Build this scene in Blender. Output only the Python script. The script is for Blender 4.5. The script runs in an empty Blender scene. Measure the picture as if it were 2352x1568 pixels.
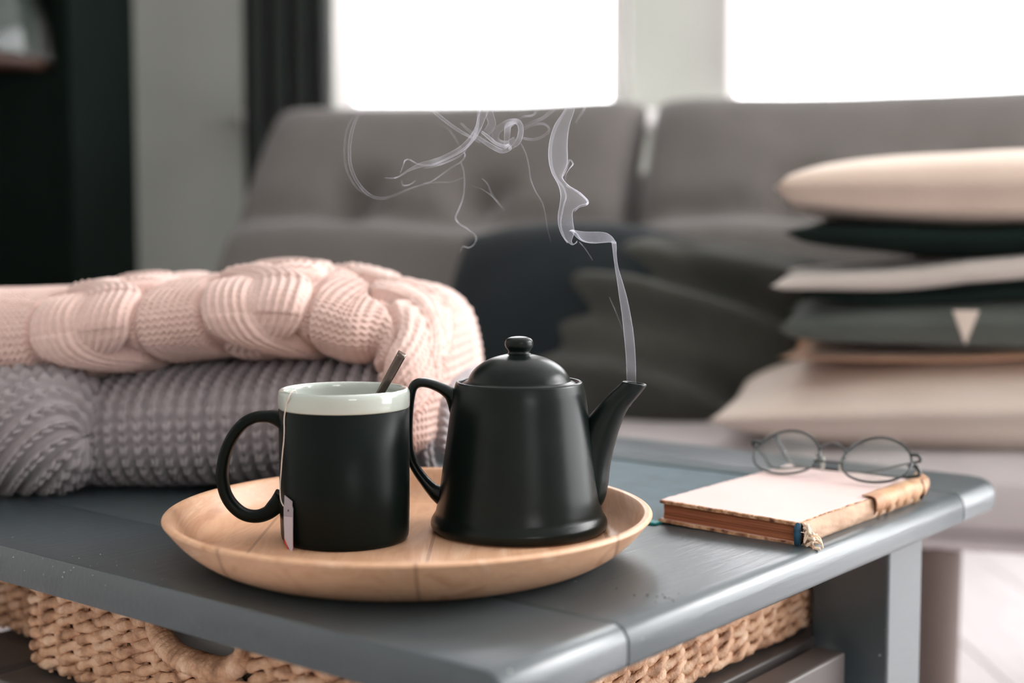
import bpy, bmesh, math, random
import numpy as np
from mathutils import Vector, Matrix
random.seed(4); rng = np.random.default_rng(4)
sc = bpy.context.scene
D = bpy.data
PI = math.pi
# ------------------------------------------------------------------ camera, light, exposure
TT = 0.45                       # height of the table top
cam_d = D.cameras.new('camera'); cam = D.objects.new('camera', cam_d); sc.collection.objects.link(cam)
cam_d.sensor_width = 36; cam_d.lens = 36 * 3150 / 2352
cam.location = (0, 0, 0.65); cam.rotation_euler = (PI / 2 - math.atan(239 / 3150), 0, 0)
cam_d.clip_start = 0.02
cam_d.dof.use_dof = True; cam_d.dof.focus_distance = 0.875; cam_d.dof.aperture_fstop = 3.3
sc.camera = cam
sc.view_settings.view_transform = 'Standard'; sc.view_settings.look = 'None'
sc.view_settings.gamma = 1; sc.view_settings.use_curve_mapping = False
sc.view_settings.exposure = -0.2
sc.cycles.use_denoising = True
sc.cycles.max_bounces = 10; sc.cycles.diffuse_bounces = 6; sc.cycles.transparent_max_bounces = 24
sc.cycles.caustics_reflective = False; sc.cycles.caustics_refractive = False
sc.cycles.sample_clamp_indirect = 6
world = D.worlds.new('overcast'); sc.world = world; world.use_nodes = True
bg = world.node_tree.nodes['Background']; bg.inputs[0].default_value = (0.985, 0.965, 1.0, 1); bg.inputs[1].default_value = 10.5

def portal(loc, rot, sx, sy):
    l = D.lights.new('window_portal', 'AREA'); l.shape = 'RECTANGLE'; l.size = sx; l.size_y = sy
    l.cycles.is_portal = True
    o = D.objects.new('window_portal', l); o.location = loc; o.rotation_euler = rot; sc.collection.objects.link(o)
# room: x -2.2..2.3, y -2.2..3.3, z 0..2.5
XL, XR, YF, YB, ZT = -2.2, 2.3, -2.2, 3.3, 2.5
portal((-0.0825, YB + .17, 1.6), (-PI / 2, 0, 0), .67, 1.3)
portal((1.05, YB + .17, 1.6), (-PI / 2, 0, 0), 1.1, 1.3)
portal((XR + .17, 1.6, 1.22), (0, PI / 2, 0), 2.25, 2.8)
portal((1.2, YF - .17, 1.5), (PI / 2, 0, 0), 1.0, .9)
sun_d = D.lights.new('sun', 'SUN'); sun_d.energy = 2.6; sun_d.angle = math.radians(22); sun_d.color = (1, .955, .96)
sun = D.objects.new('sun', sun_d); sc.collection.objects.link(sun)
sun.rotation_euler = Vector((1.0, .35, .55)).to_track_quat('Z', 'Y').to_euler()

# ------------------------------------------------------------------ materials
def lin(c):
    return tuple(((x / 255) / 12.92 if x / 255 <= .04045 else ((x / 255 + .055) / 1.055) ** 2.4) for x in c) + (1,)
class NT:
    def __init__(s, name):
        s.m = D.materials.new(name); s.m.use_nodes = True; s.t = s.m.node_tree; s.b = s.t.nodes['Principled BSDF']
        s.co = None
    def n(s, typ, **kw):
        x = s.t.nodes.new(typ)
        for k, v in kw.items():
            if k.startswith('_'): setattr(x, k[1:], v)
            else: x.inputs[k.replace('__', ' ')].default_value = v
        return x
    def l(s, a, b): s.t.links.new(a, b)
    def coord(s, scale=(1, 1, 1), rot=(0, 0, 0)):
        c = s.n('ShaderNodeTexCoord'); mp = s.n('ShaderNodeMapping'); mp.inputs['Scale'].default_value = scale
        mp.inputs['Rotation'].default_value = rot; s.l(c.outputs['Object'], mp.inputs['Vector']); return mp.outputs[0]
    def ramp(s, fac, stops):
        r = s.n('ShaderNodeValToRGB'); e = r.color_ramp.elements
        while len(e) < len(stops): e.new(.5)
        for k, (p, c) in enumerate(stops): e[k].position = p; e[k].color = lin(c)
        s.l(fac, r.inputs[0]); return r.outputs[0]
    def bump(s, h, strength=.3, dist=.001):
        b = s.n('ShaderNodeBump'); b.inputs['Strength'].default_value = strength; b.inputs['Distance'].default_value = dist
        s.l(h, b.inputs['Height']); s.l(b.outputs[0], s.b.inputs['Normal']); return b
def plain(name, c, rough=.5, c2=None, scale=20, bump=0, bscale=None, metal=0, spec=.5, coat=0, stretch=(1, 1, 1), sheen=0, detail=4):
    t = NT(name); t.b.inputs['Roughness'].default_value = rough; t.b.inputs['Metallic'].default_value = metal
    t.b.inputs['Specular IOR Level'].default_value = spec
    if coat: t.b.inputs['Coat Weight'].default_value = coat; t.b.inputs['Coat Roughness'].default_value = .08
    if sheen: t.b.inputs['Sheen Weight'].default_value = sheen; t.b.inputs['Sheen Roughness'].default_value = .5
    v = t.coord(stretch)
    nz = t.n('ShaderNodeTexNoise', Scale=scale, Detail=detail); t.l(v, nz.inputs['Vector'])
    t.l(t.ramp(nz.outputs[0], [(.3, c), (.7, c2 or c)]), t.b.inputs['Base Color'])
    if bump:
        n2 = t.n('ShaderNodeTexNoise', Scale=bscale or scale * 4, Detail=3); t.l(v, n2.inputs['Vector']); t.bump(n2.outputs[0], .5, bump)
    return t.m
def weave_mat(name, c, c2, scale=700, rough=.9, sheen=.2):
    t = NT(name); t.b.inputs['Roughness'].default_value = rough; t.b.inputs['Specular IOR Level'].default_value = .15
    t.b.inputs['Sheen Weight'].default_value = sheen
    v = t.coord(); nz = t.n('ShaderNodeTexNoise', Scale=9, Detail=5); t.l(v, nz.inputs['Vector'])
    t.l(t.ramp(nz.outputs[0], [(.3, c), (.7, c2)]), t.b.inputs['Base Color'])
    w = t.n('ShaderNodeTexWave', Scale=scale / 6.28); w.inputs['Distortion'].default_value = 1; t.l(v, w.inputs['Vector'])
    t.bump(w.outputs[0], .4, .0006); return t.m

M = {}
M['wall'] = plain('painted_wall', (170, 172, 164), .9, (164, 166, 158), 3, .0004, 300)
M['ceiling'] = plain('ceiling_paint', (240, 240, 238), .9)
M['wall_light'] = plain('light_wall_paint', (226, 226, 222), .9)
M['white'] = plain('white_paint', (238, 234, 234), .45)
M['floor'] = plain('whitewashed_board', (205, 197, 198), .42, (188, 180, 181), 6, .0004, 60, stretch=(8, 1, 1))
M['dark'] = plain('black_lacquer', (11, 18, 15), .9, (9, 16, 13), 4, spec=.03)
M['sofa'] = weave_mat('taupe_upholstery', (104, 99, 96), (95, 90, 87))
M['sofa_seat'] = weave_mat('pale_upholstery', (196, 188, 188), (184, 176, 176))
M['sofa_wood'] = plain('taupe_wood', (112, 96, 90), .6, (96, 82, 76), 12, .0003, 60, stretch=(1, 1, .1))
M['base_wood'] = plain('dark_brown_wood', (70, 44, 30), .6, (56, 34, 24), 12)
M['curtain'] = weave_mat('green_black_curtain', (13, 23, 19), (10, 18, 15))
M['navy'] = weave_mat('charcoal_fabric', (28, 34, 37), (22, 28, 31), sheen=.1)
M['olive'] = weave_mat('olive_grey_linen', (70, 70, 65), (58, 59, 54), sheen=.1)
M['beige'] = weave_mat('beige_linen', (214, 194, 178), (204, 184, 168))
M['cream'] = weave_mat('cream_linen', (214, 200, 188), (206, 190, 178))
M['darkgreen'] = weave_mat('dark_green_velvet', (20, 34, 30), (16, 28, 25), sheen=0)
M['greygreen'] = weave_mat('grey_green_fabric', (92, 97, 91), (82, 87, 82), sheen=.1)
M['stone'] = weave_mat('stone_fabric', (190, 180, 172), (180, 170, 162))
M['tan'] = weave_mat('tan_fabric', (196, 150, 116), (186, 140, 108))
M['pinkknit'] = plain('pink_wool', (220, 190, 180), .95, (212, 180, 170), 40, .0005, 1500, spec=.1, sheen=.35)
M['greyknit'] = plain('grey_wool', (174, 165, 166), .95, (160, 152, 154), 60, .0005, 1500, spec=.1, sheen=.3)
# table paint: blue grey, brushed, worn patches
def table_paint():
    t = NT('blue_grey_table_paint'); v = t.coord((1, 1, 1))
    n1 = t.n('ShaderNodeTexNoise', Scale=7, Detail=6, Roughness=.6); t.l(v, n1.inputs['Vector'])
    v2 = t.coord((14, 160, 160)); n2 = t.n('ShaderNodeTexNoise', Scale=1.5, Detail=4); t.l(v2, n2.inputs['Vector'])
    base = t.ramp(n1.outputs[0], [(.3, (55, 65, 69)), (.7, (64, 74, 78))])
    n3 = t.n('ShaderNodeTexNoise', Scale=140, Detail=2); t.l(v, n3.inputs['Vector'])
    sp = t.n('ShaderNodeMath', _operation='GREATER_THAN'); sp.inputs[1].default_value = .775; t.l(n3.outputs[0], sp.inputs[0])
    mx = t.n('ShaderNodeMix', _data_type='RGBA'); t.l(sp.outputs[0], mx.inputs[0]); t.l(base, mx.inputs[6]); mx.inputs[7].default_value = lin((165, 170, 168))
    t.l(mx.outputs[2], t.b.inputs['Base Color'])
    rr = t.n('ShaderNodeMapRange'); rr.inputs['To Min'].default_value = .27; rr.inputs['To Max'].default_value = .42; t.b.inputs['Specular IOR Level'].default_value = .85; t.l(n1.outputs[0], rr.inputs[0]); t.l(rr.outputs[0], t.b.inputs['Roughness'])
    t.bump(n2.outputs[0], .5, .0005); return t.m
M['paint'] = table_paint()
M['paint_in'] = plain('shelf_stain', (84, 76, 72), .5, (70, 64, 61), 6, .0003, 50, stretch=(.2, 2, 2))
M['glaze'] = plain('matte_black_glaze', (12, 20, 18), .28, (14, 22, 20), 30, .00005, 900, spec=.2)
M['mugblack'] = plain('black_mug_glaze', (12, 19, 17), .34, (14, 21, 19), 30, .00003, 900, spec=.09)
M['mugwhite'] = plain('pale_grey_glaze', (184, 192, 184), .12, (180, 188, 180), 8, coat=.5)
M['clay'] = plain('unglazed_foot', (150, 120, 96), .8)
M['steel'] = plain('brushed_steel', (112, 102, 96), .18, (92, 82, 76), 4, metal=1)
M['string'] = plain('cotton_string', (226, 214, 204), .9)
M['black_metal'] = plain('dark_teal_metal', (18, 34, 36), .22, (14, 26, 28), 40, spec=.7)
M['cover'] = plain('cream_book_cover', (216, 192, 188), .7, (208, 184, 178), 14, .0002, 200)
M['paper_edge'] = None
M['spine'] = plain('tan_spine_cloth', (196, 164, 140), .9, (170, 138, 114), 60, .0006, 500, stretch=(1, 1, 1))
M['leather'] = plain('torn_tan_leather', (206, 164, 124), .6, (166, 118, 84), 45, .0008, 120)
M['leather_dark'] = plain('dark_worn_leather', (96, 58, 42), .6, (70, 42, 32), 60, .0006, 120)
M['headband'] = plain('blue_headband', (38, 88, 112), .8, (20, 54, 76), 300, .0003, 900)
M['thread'] = plain('frayed_thread', (236, 214, 190), .9)
M['teal'] = plain('teal_cloth', (58, 84, 92), .6, (42, 64, 72), 35, .0003, 500)
M['teal_edge'] = plain('teal_edge', (30, 140, 140), .5)
M['teal_dark'] = plain('dark_teal_binding', (44, 62, 66), .6)
M['crumb'] = plain('dark_crumb', (48, 36, 28), .9)
M['ash'] = plain('pale_crumb', (200, 196, 188), .9)
M['red'] = plain('red_paper_reflection', (220, 60, 46), .6)  # tag back, and the painted red reflection beneath it
t = NT('page_block'); v = t.coord((1, 1, 1)); w = t.n('ShaderNodeTexNoise', Scale=1.0, Detail=5)
v = t.coord((12, 12, 1600)); t.l(v, w.inputs['Vector'])
t.l(t.ramp(w.outputs[0], [(.3, (140, 82, 54)), (.5, (176, 108, 74)), (.7, (196, 132, 96))]), t.b.inputs['Base Color']); t.b.inputs['Roughness'].default_value = .85
t.bump(w.outputs[0], .7, .0006); M['paper_edge'] = t.m
t = NT('worn_board_edge'); v = t.coord(); w = t.n('ShaderNodeTexNoise', Scale=130, Detail=5); t.l(v, w.inputs['Vector'])
t.l(t.ramp(w.outputs[0], [(.35, (96, 56, 42)), (.5, (188, 140, 104)), (.62, (226, 186, 150)), (.7, (160, 98, 84))]), t.b.inputs['Base Color']); t.b.inputs['Roughness'].default_value = .85; t.bump(w.outputs[0], .6, .0006)
M['board_edge'] = t.m
# wicker
t = NT('water_hyacinth'); v = t.coord(); w = t.n('ShaderNodeTexNoise', Scale=70, Detail=5); t.l(v, w.inputs['Vector'])
t.l(t.ramp(w.outputs[0], [(.3, (140, 98, 70)), (.5, (208, 162, 128)), (.72, (236, 202, 172))]), t.b.inputs['Base Color'])
t.b.inputs['Roughness'].default_value = .6; w2 = t.n('ShaderNodeTexNoise', Scale=380, Detail=4); t.l(v, w2.inputs['Vector']); t.bump(w2.outputs[0], .8, .0016)
M['wicker'] = t.m
# translucent tag, glass, smoke, sheer
t = NT('translucent_paper'); t.b.inputs['Base Color'].default_value = lin((168, 166, 178)); t.b.inputs['Roughness'].default_value = .35
t.b.inputs['Alpha'].default_value = .82; M['tag'] = t.m
t = NT('lens_glass'); g = t.n('ShaderNodeBsdfGlass', Roughness=.0, IOR=1.12); g.inputs['Color'].default_value = (.97, .98, .97, 1)
tr = t.n('ShaderNodeBsdfTransparent'); gl = t.n('ShaderNodeBsdfGlossy', Roughness=.02); lw_ = t.n('ShaderNodeLayerWeight', Blend=.5); pw_ = t.n('ShaderNodeMath', _operation='POWER'); pw_.inputs[1].default_value = 4; t.l(lw_.outputs['Facing'], pw_.inputs[0]); fr = t.n('ShaderNodeMapRange'); fr.inputs['To Min'].default_value = .07; fr.inputs['To Max'].default_value = .8; t.l(pw_.outputs[0], fr.inputs[0])
mx = t.n('ShaderNodeMixShader'); t.l(fr.outputs[0], mx.inputs[0]); t.l(tr.outputs[0], mx.inputs[1]); t.l(gl.outputs[0], mx.inputs[2])
t.l(mx.outputs[0], t.t.nodes['Material Output'].inputs['Surface']); tr.inputs[0].default_value = (.96, .97, .96, 1); M['lens'] = t.m
def smoke_mat(name, lo, hi, power):
    t = NT(name); tr = t.n('ShaderNodeBsdfTransparent'); df = t.n('ShaderNodeBsdfDiffuse'); df.inputs[0].default_value = (.86, .87, .97, 1)
    tl = t.n('ShaderNodeBsdfTranslucent'); tl.inputs[0].default_value = (.86, .87, .97, 1); ad = t.n('ShaderNodeMixShader'); ad.inputs[0].default_value = .6
    t.l(df.outputs[0], ad.inputs[1]); t.l(tl.outputs[0], ad.inputs[2])
    lw = t.n('ShaderNodeLayerWeight', Blend=.5); pw = t.n('ShaderNodeMath', _operation='POWER'); pw.inputs[1].default_value = power; t.l(lw.outputs['Facing'], pw.inputs[0])
    mr = t.n('ShaderNodeMapRange'); mr.inputs['To Min'].default_value = lo; mr.inputs['To Max'].default_value = hi; t.l(pw.outputs[0], mr.inputs[0])
    at = t.n('ShaderNodeAttribute', _attribute_name='steam_amount'); mu = t.n('ShaderNodeMath', _operation='MULTIPLY'); t.l(mr.outputs[0], mu.inputs[0]); t.l(at.outputs['Fac'], mu.inputs[1])
    mx = t.n('ShaderNodeMixShader'); t.l(mu.outputs[0], mx.inputs[0]); t.l(tr.outputs[0], mx.inputs[1]); t.l(ad.outputs[0], mx.inputs[2])
    t.l(mx.outputs[0], t.t.nodes['Material Output'].inputs['Surface']); return t.m
M['smoke'] = smoke_mat('steam', .085, .55, 1.9)
t = NT('sheer_fabric'); tr = t.n('ShaderNodeBsdfTransparent'); tl = t.n('ShaderNodeBsdfTranslucent'); tl.inputs[0].default_value = (.95, .9, .93, 1)
mx = t.n('ShaderNodeMixShader'); mx.inputs[0].default_value = .7; t.l(tr.outputs[0], mx.inputs[1]); t.l(tl.outputs[0], mx.inputs[2]); t.l(mx.outputs[0], t.t.nodes['Material Output'].inputs['Surface']); M['sheer'] = t.m
t = NT('clear_glass_dome'); tr = t.n('ShaderNodeBsdfTransparent'); gl = t.n('ShaderNodeBsdfGlossy', Roughness=.12); lw = t.n('ShaderNodeLayerWeight', Blend=.35)
df = t.n('ShaderNodeBsdfDiffuse'); df.inputs[0].default_value = lin((84, 100, 94)); m1 = t.n('ShaderNodeMixShader'); m1.inputs[0].default_value = .3; t.l(tr.outputs[0], m1.inputs[1]); t.l(df.outputs[0], m1.inputs[2])
mx = t.n('ShaderNodeMixShader'); t.l(lw.outputs['Fresnel'], mx.inputs[0]); t.l(m1.outputs[0], mx.inputs[1]); t.l(gl.outputs[0], mx.inputs[2]); t.l(mx.outputs[0], t.t.nodes['Material Output'].inputs['Surface']); M['dome'] = t.m
# tray wood: glued staves of differing tone
def tray_wood():
    t = NT('tray_wood'); c = t.n('ShaderNodeTexCoord'); sp = t.n('ShaderNodeSeparateXYZ'); mpg = t.n('ShaderNodeMapping'); mpg.inputs['Rotation'].default_value = (0, 0, math.radians(0))
    t.l(c.outputs['Object'], mpg.inputs[0]); t.l(mpg.outputs[0], sp.inputs[0])
    a = t.n('ShaderNodeMath', _operation='MULTIPLY_ADD'); a.inputs[1].default_value = 1 / .11; a.inputs[2].default_value = 9.882; t.l(sp.outputs['X'], a.inputs[0])
    fl = t.n('ShaderNodeMath', _operation='FLOOR'); t.l(a.outputs[0], fl.inputs[0]); frc = t.n('ShaderNodeMath', _operation='FRACT'); t.l(a.outputs[0], frc.inputs[0])
    wn = t.n('ShaderNodeTexWhiteNoise', _noise_dimensions='1D'); t.l(fl.outputs[0], wn.inputs['W'])
    cb = t.n('ShaderNodeCombineXYZ'); t.l(wn.outputs[0], cb.inputs[2]); mu = t.n('ShaderNodeVectorMath', _operation='SCALE'); mu.inputs['Scale'].default_value = 5; t.l(cb.outputs[0], mu.inputs[0])
    ad = t.n('ShaderNodeVectorMath', _operation='ADD'); t.l(c.outputs['Object'], ad.inputs[0]); t.l(mu.outputs[0], ad.inputs[1])
    mp = t.n('ShaderNodeMapping'); mp.inputs['Scale'].default_value = (30, 5, 34); mp.inputs['Rotation'].default_value = (.3, .1, .2); t.l(ad.outputs[0], mp.inputs[0])
    n1 = t.n('ShaderNodeTexNoise', Scale=1.1, Detail=6, Roughness=.55, Distortion=1.6); t.l(mp.outputs[0], n1.inputs['Vector'])
    col = t.ramp(n1.outputs[0], [(.32, (190, 140, 106)), (.48, (216, 172, 138)), (.56, (206, 160, 126)), (.72, (230, 194, 164))])
    hs = t.n('ShaderNodeHueSaturation'); mr = t.n('ShaderNodeMapRange'); mr.inputs['To Min'].default_value = .86; mr.inputs['To Max'].default_value = 1.1; t.l(wn.outputs[0], mr.inputs[0]); t.l(mr.outputs[0], hs.inputs['Value']); t.l(col, hs.inputs['Color'])
    # dark knots and fine pores
    n3 = t.n('ShaderNodeTexNoise', Scale=26, Detail=2); t.l(c.outputs['Object'], n3.inputs['Vector'])
    k = t.n('ShaderNodeMapRange'); k.inputs['From Min'].default_value = .72; k.inputs['From Max'].default_value = .8; t.l(n3.outputs[0], k.inputs[0])
    sm = t.n('ShaderNodeMath', _operation='LESS_THAN'); sm.inputs[1].default_value = .02; t.l(frc.outputs[0], sm.inputs[0])
    mxk = t.n('ShaderNodeMath', _operation='MAXIMUM'); t.l(k.outputs[0], mxk.inputs[0]); s2 = t.n('ShaderNodeMath', _operation='MULTIPLY'); s2.inputs[1].default_value = .45; t.l(sm.outputs[0], s2.inputs[0]); t.l(s2.outputs[0], mxk.inputs[1])
    mx = t.n('ShaderNodeMix', _data_type='RGBA'); t.l(mxk.outputs[0], mx.inputs[0]); t.l(hs.outputs[0], mx.inputs[6]); mx.inputs[7].default_value = lin((104, 62, 42))
    t.l(mx.outputs[2], t.b.inputs['Base Color']); t.b.inputs['Roughness'].default_value = .42
    t.bump(n1.outputs[0], .12, .0004); return t.m
M['tray'] = tray_wood()

# ------------------------------------------------------------------ mesh helpers
def link(o, parent=None):
    sc.collection.objects.link(o)
    if parent is not None: o.parent = parent
    return o
def mesh_obj(name, verts, faces, mat, parent=None, smooth=True):
    me = D.meshes.new(name); me.from_pydata([tuple(map(float, v)) for v in verts], [], faces); me.update()
    if smooth: me.polygons.foreach_set('use_smooth', [True] * len(me.polygons))
    me.materials.append(M[mat] if isinstance(mat, str) else mat)
    return link(D.objects.new(name, me), parent)
def grid_mesh(name, P, mat, parent=None, close_u=False, close_v=False, cap=False):
    """P: (nu, nv, 3) numpy grid"""
    nu, nv = P.shape[:2]; me = D.meshes.new(name)
    iu = np.arange(nu if close_u else nu - 1); iv = np.arange(nv if close_v else nv - 1)
    A, B = np.meshgrid(iu, iv, indexing='ij'); A2 = (A + 1) % nu; B2 = (B + 1) % nv
    q = np.stack([A * nv + B, A2 * nv + B, A2 * nv + B2, A * nv + B2], -1).reshape(-1, 4)
    me.vertices.add(nu * nv); me.vertices.foreach_set('co', P.reshape(-1).astype(np.float32))
    me.loops.add(q.size); me.loops.foreach_set('vertex_index', q.reshape(-1).astype(np.int32))
    me.polygons.add(len(q)); me.polygons.foreach_set('loop_start', np.arange(0, q.size, 4, dtype=np.int32))
    try: me.polygons.foreach_set('loop_total', np.full(len(q), 4, dtype=np.int32))
    except Exception: pass
    me.polygons.foreach_set('use_smooth', np.ones(len(q), dtype=bool))
    me.update(calc_edges=True); me.validate()
    if cap:
        bm = bmesh.new(); bm.from_mesh(me); bmesh.ops.holes_fill(bm, edges=bm.edges, sides=0); bmesh.ops.recalc_face_normals(bm, faces=bm.faces); bm.to_mesh(me); bm.free()
    me.materials.append(M[mat] if isinstance(mat, str) else mat)
    return link(D.objects.new(name, me), parent)
def lathe(name, prof, mat, parent=None, seg=96):
    """prof: list of (r, z)"""
    p = np.array(prof, float); a = np.linspace(0, 2 * PI, seg, endpoint=False)
    P = np.stack([p[:, 0][:, None] * np.cos(a), p[:, 0][:, None] * np.sin(a), np.repeat(p[:, 1][:, None], seg, 1)], -1)
    o = grid_mesh(name, P, mat, parent, close_v=True)
    bm = bmesh.new(); bm.from_mesh(o.data); bmesh.ops.remove_doubles(bm, verts=bm.verts, dist=1e-6); bmesh.ops.recalc_face_normals(bm, faces=bm.faces); bm.to_mesh(o.data); bm.free()
    return o
def cat(pts, n):
    """Catmull-Rom through rows of pts, n samples"""
    p = np.array(pts, float); p = np.vstack([2 * p[0] - p[1], p, 2 * p[-1] - p[-2]])
    m = len(p) - 3; t = np.linspace(0, m - 1e-9, n); i = t.astype(int); f = (t - i)[:, None]
    a, b, c, d = p[i], p[i + 1], p[i + 2], p[i + 3]
    return .5 * (2 * b + (c - a) * f + (2 * a - 5 * b + 4 * c - d) * f * f + (3 * b - a - 3 * c + d) * f ** 3)
def tube_grid(path, rad, seg=10, ref=(0, 1, 0), rad2=None, power=2):
    """rings across path; axis 1 = in ref x tangent plane (radius rad), axis 2 = along ref (radius rad2)"""
    path = np.asarray(path, float); n = len(path); T = np.gradient(path, axis=0); T /= np.linalg.norm(T, axis=1)[:, None] + 1e-12
    ref = np.array(ref, float); rad = np.broadcast_to(rad, (n,)); rad2 = rad if rad2 is None else np.broadcast_to(rad2, (n,))
    B = ref - T * (T @ ref)[:, None]; B /= np.linalg.norm(B, axis=1)[:, None] + 1e-9; N = np.cross(T, B)
    a = np.linspace(0, 2 * PI, seg, endpoint=False); ca, sa = np.cos(a), np.sin(a)
    if power != 2: ca = np.sign(ca) * abs(ca) ** (2 / power); sa = np.sign(sa) * abs(sa) ** (2 / power)
    return path[:, None] + N[:, None] * (ca[None, :, None] * rad[:, None, None]) + B[:, None] * (sa[None, :, None] * rad2[:, None, None])
def tube(name, pts, rad, mat, parent=None, n=40, seg=10, ref=(0, 1, 0), rad2=None, closed=False, raw=False, power=2):
    path = np.array(pts, float) if raw else cat(pts, n)
    def rs(r):
        if r is None or np.isscalar(r): return r
        r = np.array(r, float); return np.interp(np.linspace(0, 1, len(path)), np.linspace(0, 1, len(r)), r)
    P = tube_grid(path, rs(rad), seg, ref, rs(rad2), power)
    return grid_mesh(name, P, mat, parent, close_u=closed, close_v=True, cap=not closed)
def box(name, size, loc, mat, parent=None, bevel=.002, seg=2, rotz=0, smooth=False):
    bm = bmesh.new(); bmesh.ops.create_cube(bm, size=1); bmesh.ops.scale(bm, vec=size, verts=bm.verts)
    if bevel: bmesh.ops.bevel(bm, geom=bm.edges[:], offset=bevel, segments=seg, profile=.5, affect='EDGES')
    me = D.meshes.new(name); bm.to_mesh(me); bm.free(); me.materials.append(M[mat] if isinstance(mat, str) else mat)
    if smooth: me.polygons.foreach_set('use_smooth', [True] * len(me.polygons))
    o = link(D.objects.new(name, me), parent); o.location = loc; o.rotation_euler = (0, 0, rotz); return o
def prism(name, outline, mat, parent=None, axis='x', length=1, bevel=0):
    """extrude closed 2-D outline (a, b) along local x: points (x, a, b)"""
    bm = bmesh.new(); v = [bm.verts.new((-length / 2, a, b)) for a, b in outline]; f = bm.faces.new(v)
    r = bmesh.ops.extrude_face_region(bm, geom=[f]); bmesh.ops.translate(bm, vec=(length, 0, 0), verts=[x for x in r['geom'] if isinstance(x, bmesh.types.BMVert)])
    bmesh.ops.recalc_face_normals(bm, faces=bm.faces)
    if bevel: bmesh.ops.bevel(bm, geom=[e for e in bm.edges if abs(e.verts[0].co.x - e.verts[1].co.x) < 1e-6], offset=bevel, segments=2, profile=.5, affect='EDGES')
    me = D.meshes.new(name); bm.to_mesh(me); bm.free(); me.materials.append(M[mat])
    return link(D.objects.new(name, me), parent)
def empty(name, loc=(0, 0, 0), rotz=0):
    o = D.objects.new(name, None); o.empty_display_size = .02; link(o); o.location = loc; o.rotation_euler = (0, 0, rotz); return o
def tag(o, label=None, cat_=None, group=None, kind=None):
    if label: o['label'] = label
    if cat_: o['category'] = cat_
    if group: o['group'] = group
    if kind: o['kind'] = kind
    return o
def mod(o, typ, **kw):
    m = o.modifiers.new(typ.lower(), typ)
    for k, v in kw.items(): setattr(m, k, v)
    return o
def fbm(x, y, seed=0, octs=4, base=1.0):
    r = np.random.default_rng(seed); out = 0
    for k in range(octs):
        f = base * 2 ** k
        for j in range(3):
            th = r.uniform(0, 2 * PI); ph = r.uniform(0, 2 * PI); out = out + np.sin(f * (x * math.cos(th) + y * math.sin(th)) * r.uniform(.8, 1.25) + ph) / 2 ** k / 3
    return out
# table frame
TA = math.radians(51.13); ER = np.array([math.cos(TA), math.sin(TA), 0]); EF = np.array([-math.sin(TA), math.cos(TA), 0]); T0 = np.array([-.0042, .6159, 0])
def TW(a, b, z): p = T0 + a * ER + b * EF; return (float(p[0]), float(p[1]), z)

# ------------------------------------------------------------------ room
def struct(o): o['kind'] = 'structure'; return o
def wall_with_holes(name, axis, at, thick, lo, hi, holes, mat):
    """one mesh: wall panel along axis ('x' wall runs in x at y=at) with rectangular openings (a0,a1,z0,z1)"""
    xs = sorted({lo, hi, *[h[0] for h in holes], *[h[1] for h in holes]}); zs = sorted({0, ZT, *[h[2] for h in holes], *[h[3] for h in holes]})
    bm = bmesh.new()
    for i in range(len(xs) - 1):
        for j in range(len(zs) - 1):
            cx, cz = (xs[i] + xs[i + 1]) / 2, (zs[j] + zs[j + 1]) / 2
            if any(h[0] < cx < h[1] and h[2] < cz < h[3] for h in holes): continue
            r = bmesh.ops.create_cube(bm, size=1); s = (xs[i + 1] - xs[i], thick, zs[j + 1] - zs[j]); c = (cx, at, cz)
            if axis == 'y': s = (s[1], s[0], s[2]); c = (at, cx, cz)
            bmesh.ops.scale(bm, vec=s, verts=r['verts']); bmesh.ops.translate(bm, vec=c, verts=r['verts'])
    bmesh.ops.remove_doubles(bm, verts=bm.verts, dist=1e-5)
    me = D.meshes.new(name); bm.to_mesh(me); bm.free(); me.materials.append(M[mat]); return struct(link(D.objects.new(name, me)))
WZ0, WZ1 = .94, 2.25
W1 = (-.42, .278, WZ0, WZ1); W2 = (.515, 1.6, WZ0, WZ1)
wall_with_holes('wall_back', 'x', YB + .075, .15, XL - .15, XR + .15, [W1, W2], 'wall')
wall_with_holes('wall_right', 'y', XR + .075, .15, YF, YB, [(.2, 3.0, .1, 2.35)], 'wall_light')
wall_with_holes('wall_left', 'y', XL - .075, .15, YF, YB, [], 'wall_light')
wall_with_holes('wall_front', 'x', YF - .075, .15, XL - .15, XR + .15, [(.7, 1.7, 1.05, 1.95)], 'wall_light')
c = struct(box('ceiling', (XR - XL + .3, YB - YF + .3, .1), ((XL + XR) / 2, (YF + YB) / 2, ZT + .05), 'ceiling', bevel=0))
fl = struct(box('floor', (XR - XL + .3, YB - YF + .3, .04), ((XL + XR) / 2, (YF + YB) / 2, -.024), 'floor', bevel=0))
nb = 20; bwid = (XR - XL) / nb; proto = None
for k in range(nb):                              # floorboards, recessed joints
    x = XL + (k + .5) * bwid
    if proto is None: o = box('floorboard', (bwid - .003, YB - YF - .004, .004), (0, 0, 0), 'floor', fl, bevel=.001, seg=1); proto = o
    else: o = proto.copy(); link(o, fl)
    o.location = (x - (XL + XR) / 2, 0, .022 + random.uniform(0, .0003))
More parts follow.
